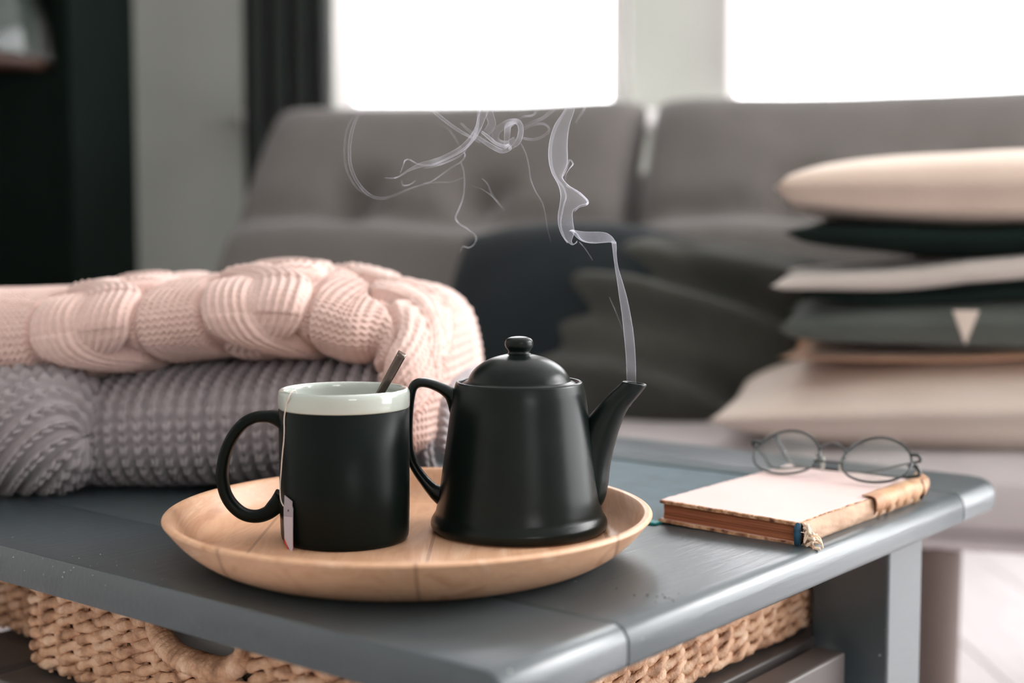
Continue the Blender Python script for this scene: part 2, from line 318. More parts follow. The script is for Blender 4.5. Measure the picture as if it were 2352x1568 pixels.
def win(name, a0, a1, z0, z1, y, mull, axis='x'):
    e = empty(name, ((a0 + a1) / 2, y, z0) if axis == 'x' else (y, (a0 + a1) / 2, z0), 0 if axis == 'x' else PI / 2); struct(e)
    w, h, f = a1 - a0, z1 - z0, .035
    bm = bmesh.new()
    segs = [((w, f), (0, f / 2)), ((w, f), (0, h - f / 2)), ((f, h - 2 * f), (-w / 2 + f / 2, h / 2)), ((f, h - 2 * f), (w / 2 - f / 2, h / 2))]
    for (sx, sz), (cx, cz) in segs:
        r = bmesh.ops.create_cube(bm, size=1); bmesh.ops.scale(bm, vec=(sx, .05, sz), verts=r['verts']); bmesh.ops.translate(bm, vec=(cx, 0, cz), verts=r['verts'])
    me = D.meshes.new('window_frame'); bm.to_mesh(me); bm.free(); me.materials.append(M['white']); link(D.objects.new('window_frame', me), e)
    for mxx in mull: box('mullion', (.03, .04, h - 2 * f), (mxx, 0, h / 2), 'white', e, bevel=.003)
    box('pane', (w - 2 * f, .004, h - 2 * f), (0, .004, h / 2), 'lens', e, bevel=0)
    return e
win('window_1', *W1, YB + .11, []); win('window_2', *W2, YB + .11, []); win('window_3', .2, 3.0, .1, 2.35, XR + .11, [0], 'y'); win('window_4', .7, 1.7, 1.05, 1.95, YF - .11, [0])
s = struct(box('trim_1', (XR + .62, .15, .035), ((XR - .62) / 2, YB - .075, WZ0 - .0175), 'white', bevel=.008, seg=3)); tag(s)      # long window sill
struct(box('baseboard_back', (XR - XL, .02, .09), (0.05, YB - .01, .047), 'white', bevel=.003))
# curtains
def curtain(name, x0, x1, y, z0, z1, mat, amp=.03, folds=7, taper=0):
    U, V = np.meshgrid(np.linspace(0, 1, 140), np.linspace(0, 1, 60), indexing='ij')
    X = x0 + (x1 - x0) * U + taper * (1 - V) * (U - .5) * 2 * 0 ; Y = y + amp * np.sin(U * folds * 2 * PI + .6 * np.sin(V * 3)) * (.6 + .4 * np.cos(V * 2))
    X = x0 + (X - x0) * (1 - taper * (1 - V)); Z = z0 + (z1 - z0) * V
    o = grid_mesh(name, np.stack([X, Y, Z], -1), mat); mod(o, 'SOLIDIFY', thickness=.003); return o
tag(curtain('curtain', -.600, -.405, YB - .2, .02, 2.35, 'curtain', .03, 4), 'dark green-black curtain hanging left of the window', 'curtain')
tag(curtain('sheer_curtain', -.39, -.275, YB - .06, 1.0, 2.3, 'sheer', .012, 5), 'sheer white curtain at left edge of the first window', 'curtain')
tag(curtain('sheer_curtain', .53, .62, YB - .06, 1.0, 2.3, 'sheer', .012, 4), 'sheer white curtain at left edge of the right-hand window', 'curtain')
tag(tube('curtain_rod', [(-.72, YB - .16, 2.38), (0, YB - .16, 2.38), (1.9, YB - .16, 2.38)], .012, 'dark', ref=(0, 0, 1)), 'dark rod above the windows carrying the curtains', 'rod')

# tall black cabinet with open niche
cb = empty('bookcase', (-1.23, 2.66, 0)); tag(cb, 'tall black open bookcase against the wall at far left', 'bookcase')
for nm, sz, lc in [('side_panel', (.03, .42, 2.2), (-.435, 0, 1.1)), ('side_panel', (.03, .42, 2.2), (.435, 0, 1.1)), ('back_panel', (.84, .02, 2.2), (0, .2, 1.1)),
                   ('top_panel', (.9, .44, .03), (0, 0, 2.2)), ('shelf', (.84, .40, .03), (0, 0, .9305)), ('shelf', (.84, .40, .03), (0, 0, 1.6)), ('door', (.84, .02, .88), (0, -.2, .50)), ('base_panel', (.84, .40, .06), (0, 0, .03))]:
    box(nm, sz, lc, 'dark', cb, bevel=.003)
h_ = tube('door_handle', [(.3, -.215, .6), (.3, -.235, .62), (.3, -.235, .72), (.3, -.215, .74)], .006, 'dark', cb, ref=(1, 0, 0))
# glass cloche on wooden base
cl = empty('glass_cloche', (-.978, 2.50, .946)); tag(cl, 'glass dome on a round brown wooden base, on the black bookcase shelf', 'cloche')
lathe('wooden_base', [(0, 0), (.150, 0), (.156, .005), (.156, .015), (.150, .020), (0, .020)], 'base_wood', cl)
lathe('dome', [(.15, .025), (.148, .06), (.138, .11), (.118, .16), (.088, .20), (.05, .225), (.015, .235), (0, .236)], 'dome', cl)
lathe('knob', [(0, .236), (.008, .238), (.006, .246), (.014, .256), (.010, .268), (0, .272)], 'dome', cl, 32)

# ------------------------------------------------------------------ sofa
SA = math.radians(-16); SD = np.array([math.cos(SA), math.sin(SA)]); SN = np.array([-math.sin(SA), math.cos(SA)])      # along, away
S0 = np.array([-.45, 2.60])
so = empty('sofa', (float(S0[0]), float(S0[1]), 0), SA); tag(so, 'taupe upholstered sofa with tufted back cushions under the windows', 'sofa')
def sofa_cushion(name, t0, t1, mat, tufts):
    """reclined back cushion in sofa-local coords: x along, y away; leaning plane from (d=.46,z=.38) to (d=0,z=.895)"""
    nu, nv = 150, 130
    U, V = np.meshgrid(np.linspace(-1, 1, nu), np.linspace(-1, 1, nv), indexing='ij')
    w = (t1 - t0) / 2; L = .36; e = 9
    fu = np.clip(1 - abs(U) ** e, 0, 1) ** (1 / 3.); fv = np.clip(1 - abs(V) ** e, 0, 1) ** (1 / 3.)
    prof = fu * fv
    th = .075 * prof
    for (a, b, s_, dp) in tufts: th = th - dp * np.exp(-(((U - a) * w) ** 2 + ((V - b) * L) ** 2) / s_ ** 2) * prof
    crease = .020 * np.exp(-((V - .17 + .05 * U + .02 * np.sin(U * 5)) / .09) ** 2) * prof; th = th - crease
    th = th + .016 * np.exp(-((V - .0) / .16) ** 2) * prof + .004 * fbm(U * 3, V * 3, 5) * prof
    X = (t0 + t1) / 2 + U * w * (1 + .01 * (V)); a_l = math.atan2(.46, .515)
    ax = np.array([-math.sin(a_l), math.cos(a_l)]); nn = np.array([-math.cos(a_l), -math.sin(a_l)])      # up the back in (y,z); outward (to viewer, up)
    c0 = np.array([-.23, .6375]); out = []
    ctr_y = c0[0] + 0; ctr_z = c0[1]
    up = np.array([math.sin(a_l), math.cos(a_l)]); fr = np.array([-math.cos(a_l), math.sin(a_l)])
    sag = (.012 * (U ** 2))
    out = []
    for sgn in (1, -1):
        T = th if sgn > 0 else .07 * prof
        Y = ctr_y + V * L * up[0] + sgn * T * fr[0] + .05; Z = ctr_z + V * L * up[1] + sgn * T * fr[1] - .045 + sag * (V > 0) * V
        out.append(np.stack([X, Y, Z], -1))
    P = np.concatenate([out[0], out[1][:, ::-1]], axis=1)
    o = grid_mesh(name, P, mat, so, close_v=True, cap=True)
    return o
tf = [(-.35, .32, .045, .05), (.31, .32, .045, .05)]
sofa_cushion('back_cushion', 0.0, .70, 'sofa', tf)
sofa_cushion('back_cushion', .725, 1.46, 'sofa', [(-.3, .3, .045, .03), (.4, .3, .045, .04)])
def soft_box(name, x0, x1, y0, y1, z0, z1, mat, parent, r=9, n=60, amp=.004, crown=.01):
    U, V = np.meshgrid(np.linspace(-1, 1, n * 2), np.linspace(0, 2 * PI, n * 2, endpoint=False), indexing='ij')
    p = 6.; cs, sn = np.cos(V), np.sin(V); Yc = np.sign(cs) * abs(cs) ** (2 / p); Zc = np.sign(sn) * abs(sn) ** (2 / p)
    e = np.clip(1 - abs(U) ** 16, 0, 1) ** .4
    X = (x0 + x1) / 2 + U * (x1 - x0) / 2; Y = (y0 + y1) / 2 + Yc * e * (y1 - y0) / 2
    Z = (z0 + z1) / 2 + Zc * e * (z1 - z0) / 2 * (1 + crown * 0) + (amp * fbm(X * 8, Y * 8, 3) + crown * (1 - ((Y - (y0 + y1) / 2) / (y1 - y0) * 2) ** 2)) * (Zc > .5)
    return grid_mesh(name, np.stack([X, Y, Z], -1), mat, parent, close_v=True, cap=True)
soft_box('seat_cushion', -.02, .70, -.87, -.33, .335, .398, 'sofa_seat', so)
soft_box('seat_cushion', .71, 1.5, -.87, -.33, .335, .398, 'sofa_seat', so)
box('seat_rail', (1.52, .50, .034), (.74, -.60, .328), 'sofa_seat', so, bevel=.02, seg=4, smooth=True)
for lx, ly in [(.02, -.80), (1.19, -.815), (.02, -.2), (1.44, -.2)]:
    o = tube('leg', [(lx, ly, .0), (lx, ly, .1), (lx, ly, .315)], [.018, .0235, .0255], 'sofa_wood', so, ref=(1, 0, 0), seg=20)
bk = box('back_frame', (1.5, .04, .62), (.735, -.02, .52), 'sofa', so, bevel=.015, seg=3); bk.rotation_euler = (math.radians(-38), 0, 0)

# ------------------------------------------------------------------ pillows
def pillow(name, loc, size, mat, rot=(0, 0, 0), pinch=.07, wrinkle=.003, seed=1, n=70, fn=None, power=.5):
    U, V = np.meshgrid(np.linspace(-1, 1, n), np.linspace(-1, 1, n), indexing='ij')
    a, b, h = size[0] / 2, size[1] / 2, size[2] / 2
    X = a * U * (1 - pinch * (1 - V ** 2)); Y = b * V * (1 - pinch * (1 - U ** 2))
    pr = (np.clip(1 - U ** 2, 0, 1) * np.clip(1 - V ** 2, 0, 1)) ** power
    w = wrinkle * fbm(X * 14, Y * 14, seed) * pr ** .5
    top = h * pr + w; bot = -h * pr * .9 + w
    off = fn(X, Y) if fn is not None else 0
    P = np.concatenate([np.stack([X, Y, top + off], -1), np.stack([X, Y, bot + off], -1)[:, ::-1]], axis=1)
    o = grid_mesh(name, P, mat, close_v=True, cap=True)
    o.location = loc; o.rotation_euler = rot; return o
G1 = 'cushions stacked on the sofa seat'
pz = math.radians(-12)
tag(pillow('cushion', (.640, 1.70, .452), (.76, .46, .15), 'cream', (0, -.03, pz), seed=2, wrinkle=.004), 'large cream cushion at the bottom of the stack on the sofa', 'cushion', G1)
tag(pillow('cushion', (.67, 1.70, .520), (.66, .42, .022), 'tan', (0, -.02, pz), seed=3, fn=lambda x, y: .004 * np.sin(x * 9)), 'thin tan cushion pressed flat just above the bottom cream cushion', 'cushion', G1)
gp = pillow('cushion', (.665, 1.68, .552), (.66, .42, .080), 'greygreen', (0, -.015, pz), seed=4, power=.3, wrinkle=.004); tag(gp, 'grey-green cushion with a pale triangular tag, in the middle of the stack', 'cushion', G1)
tag(pillow('blanket', (.67, 1.68, .596), (.62, .42, .042), 'darkgreen', (0, -.03, pz), seed=5, power=.3, wrinkle=.003, fn=lambda x, y: .006 * np.sin(x * 14 + 1)), 'folded green-black blanket under the pale stone-coloured fold', 'blanket')
bs = pillow('blanket', (.655, 1.67, .622), (.66, .44, .034), 'stone', (0, -.035, pz), seed=6, power=.2, wrinkle=.002, fn=lambda x, y: .006 * np.sin(x * 15 + .6) - .10 * np.clip(-(x + .12), 0, 1)); tag(bs, 'pale stone-coloured folded blanket between two dark layers', 'blanket')
tag(pillow('cushion', (.675, 1.68, .651), (.67, .43, .058), 'darkgreen', (0, .0, pz), seed=7, power=.35, wrinkle=.004, fn=lambda x, y: .005 * np.sin(x * 13)), 'dark green cushion right under the top beige cushion', 'cushion', G1)
tag(pillow('cushion', (.69, 1.68, .701), (.72, .46, .108), 'beige', (0, .01, pz), seed=8, wrinkle=.002, power=.29), 'plump beige cushion on top of the stack on the sofa', 'cushion', G1)
tp_ = [(0, 0), (.026, .0), (.013, -.036)]
tb_ = [Vector((.4735 + a * .978, 1.468 - a * .208, .572 + b)) for a, b in tp_]
tri = mesh_obj('pale_tag', [v for v in tb_] + [v + Vector((.0, .004, 0)) for v in tb_], [[0, 1, 2], [5, 4, 3], [0, 3, 4, 1], [1, 4, 5, 2], [2, 5, 3, 0]], 'cream', None, False)
tri.parent = gp; tri.matrix_parent_inverse = (Matrix.Translation(gp.location) @ gp.rotation_euler.to_matrix().to_4x4()).inverted()
# pale triangular tag on the grey-green cushion front
# loose cushions against the back
tag(pillow('cushion', (.085, 2.02, .50), (.34, .34, .16), 'navy', (math.radians(62), 0, math.radians(-10)), seed=9, wrinkle=.004, pinch=-.14), 'near-black cushion leaning where the two sofa backs meet', 'cushion')
U_ = None
def crumple(x, y): return .020 * np.sin(y * 46 + 2.2 * np.sin(x * 7) + 1.5) * np.clip(1 - (x / .25) ** 2, 0, 1) + .010 * np.sin(y * 80 + x * 16)
tag(pillow('cushion', (.275, 1.93, .498), (.50, .36, .14), 'olive', (math.radians(52), math.radians(6), math.radians(-16)), seed=10, wrinkle=.010, n=120, fn=crumple), 'crumpled olive-grey linen cushion between the dark cushion and the stack', 'cushion')

# ------------------------------------------------------------------ coffee table
LR, LF, TH = .668, .66, .024
tb = empty('coffee_table', (float(T0[0]), float(T0[1]), 0), TA); tag(tb, 'blue-grey painted wooden coffee table with a lower shelf', 'table')
def table_board(name, x0, x1, y0, y1, parent, nose=True, corner=False, front_sharp=True):
    """local x = along right edge; y = along front edge. nose at y=y0 (rounded)"""
    r = .0105; top, bot = TT, TT - TH
    out = []
    if nose:
        for k in range(7): a = PI / 2 * k / 6; out.append((y0 + r - r * math.sin(a) * 1.0, top - r * 1.0 + r * math.cos(a)))
        r2 = .005
        for k in range(5): a = PI / 2 * k / 4; out.append((y0 + r2 - r2 * math.cos(a), bot + r2 - r2 * math.sin(a)))
    else: out += [(y0, top), (y0, bot)]
    out += [(y1, bot), (y1, top)]
    bm = bmesh.new(); va = [bm.verts.new((x0, a, b)) for a, b in out]; f = bm.faces.new(va)
    r_ = bmesh.ops.extrude_face_region(bm, geom=[f]); bmesh.ops.translate(bm, vec=(x1 - x0, 0, 0), verts=[v for v in r_['geom'] if isinstance(v, bmesh.types.BMVert)])
    bmesh.ops.recalc_face_normals(bm, faces=bm.faces)
    if corner:   # round the far right corner in plan
        for v in bm.verts:
            pass
    bmesh.ops.bevel(bm, geom=[e for e in bm.edges if abs(e.verts[0].co.x - e.verts[1].co.x) < 1e-6], offset=.0012, segments=2, profile=.5, affect='EDGES', clamp_overlap=True)
    me = D.meshes.new(name); bm.to_mesh(me); bm.free(); me.materials.append(M['paint'])
    o = link(D.objects.new(name, me), parent); mod(o, 'EDGE_SPLIT', split_angle=math.radians(40)); me.polygons.foreach_set('use_smooth', [True] * len(me.polygons)); return o
table_board('end_board', 0, .1026, 0, LF, tb)
table_board('top_plank', .1034, .5700, 0, LF, tb)
# far end board with rounded corner in plan
def far_board():
    n = 14; x0, x1 = .5708, LR; R = .035
    rings = []
    def outline(inset, z):
        pts = [(x0, inset)]
        for k in range(n + 1): a = -PI / 2 + PI / 2 * k / n; pts.append((x1 - R + (R - inset) * math.cos(a), R + (R - inset) * math.sin(a)))
        pts += [(x1 - inset, LF), (x0, LF)]; return [(p[0], p[1], z) for p in pts]
    r = .0105; lev = [(r * (1 - math.sin(a)), TT - r + r * math.cos(a)) for a in np.linspace(0, PI / 2, 6)] + [(0, TT - TH + .005), (.0015, TT - TH + .0015), (.005, TT - TH)]
    vs = []; m = None
    for ins, z in lev: o = outline(ins, z); m = len(o); vs += o
    fs = [list(range(m))[::-1]] + [[(i) + k * m, (i + 1) % m + k * m, (i + 1) % m + (k + 1) * m, i + (k + 1) * m] for k in range(len(lev) - 1) for i in range(m)] + [list(range((len(lev) - 1) * m, len(lev) * m))]
    o = mesh_obj('end_board', vs, fs, 'paint', tb); bm = bmesh.new(); bm.from_mesh(o.data); bmesh.ops.recalc_face_normals(bm, faces=bm.faces); bm.to_mesh(o.data); bm.free(); mod(o, 'EDGE_SPLIT', split_angle=math.radians(40)); return o
far_board()
for (a, b) in [(.02, .02), (.472, .018), (.02, .595), (.472, .595)]:
    box('leg', (.062, .062, TT - TH), (a + .031, b + .031, (TT - TH) / 2), 'paint', tb, bevel=.002)
SZ = .345
# lower shelf: two rails and slats
for y in (.056, .57): box('shelf_rail', (.374, .024, .04), (.0825 + .187, y, SZ - .022), 'paint_in', tb, bevel=.002)
proto = None
for k in range(6):
    y = .072 + .012 + k * .083
    if proto is None: proto = o = box('shelf_slat', (.50, .074, .012), (0, 0, 0), 'paint_in', tb, bevel=.002)
    else: o = proto.copy(); link(o, tb)
    o.location = (.275, y + .03, SZ - .0065)

# ------------------------------------------------------------------ woven baskets
def basket(loc_a, loc_b, la, lb, h, hole, label):
    """stands on shelf: a along er, b along ef"""
    e = empty('basket', TW(loc_a + la / 2, loc_b + lb / 2, SZ), TA); tag(e, label, 'basket', 'woven baskets on the table shelf')
    R = .012; pa, pb = la / 2, lb / 2
    def loop(step):
        pts = []; nrm = []
        for (cx, cy, a0) in [(pa - R, -pb + R, -PI / 2), (pa - R, pb - R, 0), (-pa + R, pb - R, PI / 2), (-pa + R, -pb + R, PI)]:
            for k in range(6): a = a0 + PI / 2 * k / 5; pts.append((cx + R * math.cos(a), cy + R * math.sin(a)))
        p = np.array(pts + [pts[0]]); d = np.r_[0, np.cumsum(np.linalg.norm(np.diff(p, axis=0), axis=1))]
        n = int(d[-1] / step); s = np.linspace(0, d[-1], n, endpoint=False); q = np.stack([np.interp(s, d, p[:, 0]), np.interp(s, d, p[:, 1])], -1)
        T = np.roll(q, -1, 0) - np.roll(q, 1, 0); T /= np.linalg.norm(T, axis=1)[:, None]; return s, q, np.stack([T[:, 1], -T[:, 0]], -1), d[-1]
    s, q, nr, per = loop(.0025)
    pitch = .0085; rows = int(h / pitch); ns = round(per / .022); wl = per / ns
    for r in range(rows):
        z = .004 + (r + .5) * pitch
        keep = np.ones(len(s), bool)
        if hole: keep = ~((abs(q[:, 1] - hole[0]) < hole[1]) & (q[:, 0] < 0) & (abs(q[:, 0] + pa) < .004)) if z > hole[2] else keep
        for sg in (0, 1):
            ph = 2 * PI * s / wl / 2 + PI * sg + PI * (r % 2)
            off = .0028 * np.cos(ph); zz = z + .0024 * np.sin(ph) + .0007 * np.sin(s * 90 + r)
            path = np.stack([q[:, 0] + nr[:, 0] * off, q[:, 1] + nr[:, 1] * off, zz], -1)
            rad = .0029 * (1 + .18 * np.sin(s * 400 + r * 3) + .1 * np.sin(s * 173 + r))
            T = np.roll(path, -1, 0) - np.roll(path, 1, 0); T /= np.linalg.norm(T, axis=1)[:, None]
            B = np.zeros_like(T); B[:, 2] = 1; B -= T * T[:, 2:3]; B /= np.linalg.norm(B, axis=1)[:, None]; N = np.cross(T, B)
            a = np.linspace(0, 2 * PI, 8, endpoint=False)
            P = path[:, None] + N[:, None] * (np.cos(a)[None, :, None] * rad[:, None, None]) + B[:, None] * (np.sin(a)[None, :, None] * (rad * 1.25)[:, None, None])
            if keep.all(): grid_mesh('strand', P, 'wicker', e, close_u=True, close_v=True)
            else:
                i0 = np.where(~keep)[0][-1] + 1; P = np.roll(P, -i0, 0)[:keep.sum()]; grid_mesh('strand', P, 'wicker', e, close_v=True, cap=True)
    # twisted rim; over the grip hole it stays as the handle
    for sg in range(3):
        ph = 2 * PI * s / .030 + 2 * PI / 3 * sg
        zz = h + .001 + .0030 * np.sin(ph)
        if hole: dip = np.exp(-((q[:, 1] - hole[0]) / (hole[1] * 1.15)) ** 6) * (q[:, 0] < 0) * (abs(q[:, 0] + pa) < .004); zz = zz - 0 * dip
        path = np.stack([q[:, 0] + nr[:, 0] * .0038 * np.cos(ph), q[:, 1] + nr[:, 1] * .0038 * np.cos(ph), zz], -1)
        P = tube_grid(path, .0034, 8, (0, 0, 1)); grid_mesh('rim_strand', P, 'wicker', e, close_u=True, close_v=True)
    if hole:   # wrapped edge of the grip opening: a U of coils
        y0, hw, hz = hole; u = [(-pa - .001, y0 - hw, h), (-pa - .002, y0 - hw + .004, hz + .012), (-pa - .002, y0 - hw * .55, hz + .001), (-pa - .002, y0, hz - .001), (-pa - .002, y0 + hw * .55, hz + .001), (-pa - .002, y0 + hw - .004, hz + .012), (-pa - .001, y0 + hw, h)]
        c_ = cat(u, 260); tt = np.linspace(0, 1, 260)
        for sg in range(3):
            ph = 2 * PI * tt * 10 + sg * 2 * PI / 3; c2 = c_ + np.stack([.0045 * np.cos(ph), .0006 * np.sin(ph * 2), .0045 * np.sin(ph)], -1)
            tube('grip_strand', c2, .0040, 'wicker', e, raw=True, seg=8, ref=(1, .1, .2))
    # stakes and bottom
    bm = bmesh.new()
    for k in range(ns):
        i = int(k * len(s) / ns)
        if hole and abs(q[i, 1] - hole[0]) < hole[1] and q[i, 0] < -pa + .004: hh = hole[2]
        else: hh = h
        r = bmesh.ops.create_cone(bm, segments=6, radius1=.0016, radius2=.0016, depth=hh, cap_ends=True); bmesh.ops.translate(bm, vec=(q[i, 0], q[i, 1], hh / 2 + .002), verts=r['verts'])
    me = D.meshes.new('stakes'); bm.to_mesh(me); bm.free(); me.materials.append(M['wicker']); o = link(D.objects.new('stakes', me), e); o['kind'] = 'stuff'
    box('bottom', (la - .01, lb - .01, .004), (0, 0, .003), 'wicker', e, bevel=.001)
    return e
HB = .068
basket(.052, .090, .445, .385, HB, (-.0, .045, .042), 'wide woven basket with a grip opening, under the table front')
basket(.09, .490, .375, .100, HB, None, 'narrow woven basket at the far left end of the table shelf')
cp = pillow('folded_cloth', TW(.262, .28, SZ + .036), (.40, .33, .07), 'ceiling', (0, 0, TA), seed=12, wrinkle=.006, power=.25); tag(cp, 'cream folded cloth lying in the wide basket, seen through its grip opening', 'cloth')

# ------------------------------------------------------------------ tray
TC = (-.064, .850); tray = empty('round_tray', (TC[0], TC[1], TT)); tag(tray, 'round wooden tray with raised rim holding the mug and teapot', 'tray')
prof = [(0, 0), (.104, 0), (.110, .0006), (.120, .0035), (.130, .0085), (.138, .0145), (.1445, .021), (.1490, .0265), (.1512, .0292), (.1512, .0303), (.1500, .0312), (.1478, .0313), (.1460, .0306), (.1440, .0275), (.1410, .0215), (.1375, .0160), (.1330, .0122), (.127, .0105), (.118, .0100), (.06, .0100), (0, .0100)]
p_ = cat(prof[1:-1], 90); lathe('tray_body', [(0, 0)] + [tuple(x) for x in p_] + [(0, .0100)], 'tray', tray, 160)
TF_ = TT + .0100

# ------------------------------------------------------------------ mug
MC = (-.1055, .8565); k_ = .0001018
mug = empty('mug', (MC[0], MC[1], TF_)); tag(mug, 'black mug with pale grey rim on the wooden tray, tea inside', 'mug')
R = .0408; Hm = .0957; HBnd = .0122
lathe('body', [(.0, .0008), (.034, .0008), (.0365, .0), (.0385, .0004), (.0398, .0022), (.0403, .005), (R, .02), (R, Hm - HBnd - .0002), (R - .0006, Hm - HBnd), (R - .004, Hm - HBnd)], 'mugblack', mug, 128)
lip = [(R - .0036, .006), (R - .0036, Hm - .004), (R - .0036, Hm - .0018), (R - .0030, Hm - .0005), (R - .0018, Hm), (R - .0006, Hm - .0004), (R + .0002, Hm - .0016), (R + .0005, Hm - .0035), (R + .0003, Hm - HBnd + .001), (R + .0000, Hm - HBnd + .0002), (R - .002, Hm - HBnd)]
lathe('inner_glaze', [(0, .004), (R - .006, .004)] + lip, 'mugwhite', mug, 128)['label'] = 'glossy pale grey rim band and inside'
tea = lathe('tea', [(0, .070), (R - .0036, .070)], plain('tea_liquid', (96, 50, 22), .05, spec=.6), mug, 64)
def zp(x, y, base=(840, 1290), k=k_): return ((x - base[0]) * k, 0, (base[1] - y) * k)
hp = [zp(*p) for p in [(470, 548), (420, 533), (370, 526), (290, 532), (215, 572), (150, 650), (104, 750), (82, 860), (84, 940), (104, 1020), (150, 1090), (215, 1138), (290, 1150), (360, 1128), (415, 1080), (460, 1045)]]
tube('handle', hp, [.0062, .0048, .0038, .0036, .0037, .0037, .0037, .0037, .0037, .0037, .0038, .0038, .0040, .0045, .0056, .0080], 'mugblack', mug, n=90, seg=20, rad2=[.0085, .0068, .006, .006, .006, .006, .006, .006, .006, .006, .006, .006, .006, .0065, .0075, .009], power=2.5)
# teabag string and tag
sg = empty('teabag', (MC[0], MC[1], TF_)); tag(sg, 'white teabag string and grey paper tag hanging over the mug rim', 'teabag')
def onmug(x, y, off=.0009, k=k_):
    X = (x - 840) * k; r = R + off; X = max(-r, min(r, X)); return (X, -math.sqrt(max(r * r - X * X, 0)), (1290 - y) * k)
def onm2(x, y, off=.0012):
    # solve for height with the view dropping across the mug's front (elevation about 12 degrees)
    X, Y, Z = onmug(x, y, off); dep = -Y; el = .1345 + (y - 378) / 1000 * .09
    return (X * (1 - dep / .87), Y, Z + dep * el)
inner = [(-.0262, -.0215, .074), (-.0258, -.0225, Hm - .006)]
pts = inner + [(-.0262, -.0248, Hm + .0004), (-.0272, -.0266, Hm + .0014), (-.0285, -.0288, Hm + .0006), (-.0302, -.0296, Hm - .0035)]
pts += [onm2(*p) for p in [(517, 460), (503, 515), (498, 560), (498, 620), (492, 690), (484, 745), (474, 820), (468, 880), (459, 950), (458, 1010), (464, 1050), (482, 1082), (505, 1094), (525, 1094)]]
tube('string', pts, .00042, 'string', sg, n=220, seg=6, ref=(0, 0.3, 1))
def tagpoly():
    out = [(497, 1018), (520, 1034), (553, 1058), (552, 1085), (558, 1102), (557, 1230), (556, 1355), (549, 1384), (520, 1335), (497, 1290), (491, 1200), (490, 1100), (495, 1060)]
    lean = lambda y: .0016 + (y - 1018) / 366 * .0022
    return [onm2(x, y, lean(y)) for x, y in out]
def slab(name, pts, th, mat, parent, dirv):
    n = len(pts); dv = np.array(dirv); a = [np.array(p) for p in pts]; vs = a + [p + dv * th for p in a]
    fs = [list(range(n)), list(range(2 * n - 1, n - 1, -1))] + [[i, (i + 1) % n, n + (i + 1) % n, n + i] for i in range(n)]
    return mesh_obj(name, vs, fs, mat, parent, False)
tp = tagpoly(); nrm = (-.62, -.78, 0)
slab('paper_tag', tp, .0003, 'tag', sg, nrm); sg.children[-1]
lower = [p for p in tp[4:11]]
slab('tag_fold', [onm2(x, y, .0021 + (y - 1018) / 366 * .0022) for x, y in [(493, 1150), (556, 1155), (556, 1350), (548, 1378), (520, 1330), (499, 1288)]], .0003, plain('pale_paper', (186, 184, 196), .6), sg, nrm)
slab('tag_back_reflection', [onm2(x, y, .0008 + (y - 1018) / 366 * .0022) for x, y in [(492, 1190), (555, 1190), (556, 1360), (550, 1398), (522, 1362), (492, 1310)]], .0002, 'red', sg, nrm)['label'] = 'red printed back of the tag, drawn out below to imitate its reflection on the tray'  # lower edge runs past the tag, standing in for its red reflection
st = lathe('staple', [(0, 0), (.0004, .0001), (.0004, .0012), (0, .0013)], 'steel', sg, 12); st.location = onm2(523, 1120, .003); st.rotation_euler = (.3, .2, 0)

# spoon
sp = empty('teaspoon', (MC[0], MC[1], TF_)); tag(sp, 'steel teaspoon with flat handle standing in the black mug', 'spoon')
P0 = np.array([-.0212, .006, .014]); P1 = np.array([.0352, .0235, .1162]); ax = P1 - P0; ax /= np.linalg.norm(ax)
pts = [P0 + ax * t for t in np.linspace(0, np.linalg.norm(P1 - P0), 30)]
tw = np.linspace(0, 1, 30)
ww = np.interp(tw, [0, .12, .2, .3, .6, .9, 1], [.0105, .0105, .004, .002, .0022, .0030, .0031]); hh = np.interp(tw, [0, .2, .3, 1], [.002, .002, .0012, .00085])
refv = np.array([.35, -.93, -.05])
side = np.cross(ax, refv); side /= np.linalg.norm(side)
tube('handle', pts, ww[0:] , 'steel', sp, raw=True, seg=16, ref=tuple(refv), rad2=hh, power=5)

# ------------------------------------------------------------------ teapot
PC = (.0046, .8845); kp = .0001112
pot = empty('teapot', (PC[0], PC[1], TF_)); tag(pot, 'matte black ceramic teapot with domed lid on the wooden tray', 'teapot')
def py(y): return (1222 - y) * kp
body = [(.0, .0012), (.046, .0012), (.0485, .0), (.0535, .0002)] + [(w * kp, py(y)) for w, y in [(500, 1214), (512, 1200), (518, 1182), (516, 1160), (505, 1138), (491, 1115), (483, 1085), (474, 1040), (462, 960), (448, 860), (434, 760), (420, 660), (407, 560), (397, 480), (388, 420), (379, 385), (372, 362)]]
bc = cat(body[3:], 120)
rim = [(.0409, py(352)), (.0401, py(348)), (.0390, py(349)), (.0384, py(358)), (.0384, py(400)), (.040, py(560)), (.045, .004), (0, .004)]
lathe('body', body[:3] + [tuple(x) for x in bc] + rim, 'glaze', pot, 160)
lathe('foot_ring', [(.047, .0), (.0545, .0), (.0550, .0008), (.0548, .0014), (.047, .0014)], 'clay', pot, 128)['label'] = 'thin unglazed clay ring under the base'
lid = [(.0375, py(372)), (.0373, py(362)), (.0352, py(350)), (.0336, py(346))] + [(w * kp, py(y)) for w, y in [(298, 338), (288, 315), (270, 288), (244, 262), (206, 236), (160, 214), (110, 199), (76, 191), (66, 186), (63, 178), (64, 170), (72, 158), (80, 146), (83, 130), (80, 114), (69, 100), (48, 91), (22, 87), (0, 86)]]
lc = cat(lid[3:], 110); lo = lathe('lid', [(.030, py(372))] + lid[:3] + [tuple(x) for x in lc], 'glaze', pot, 128)
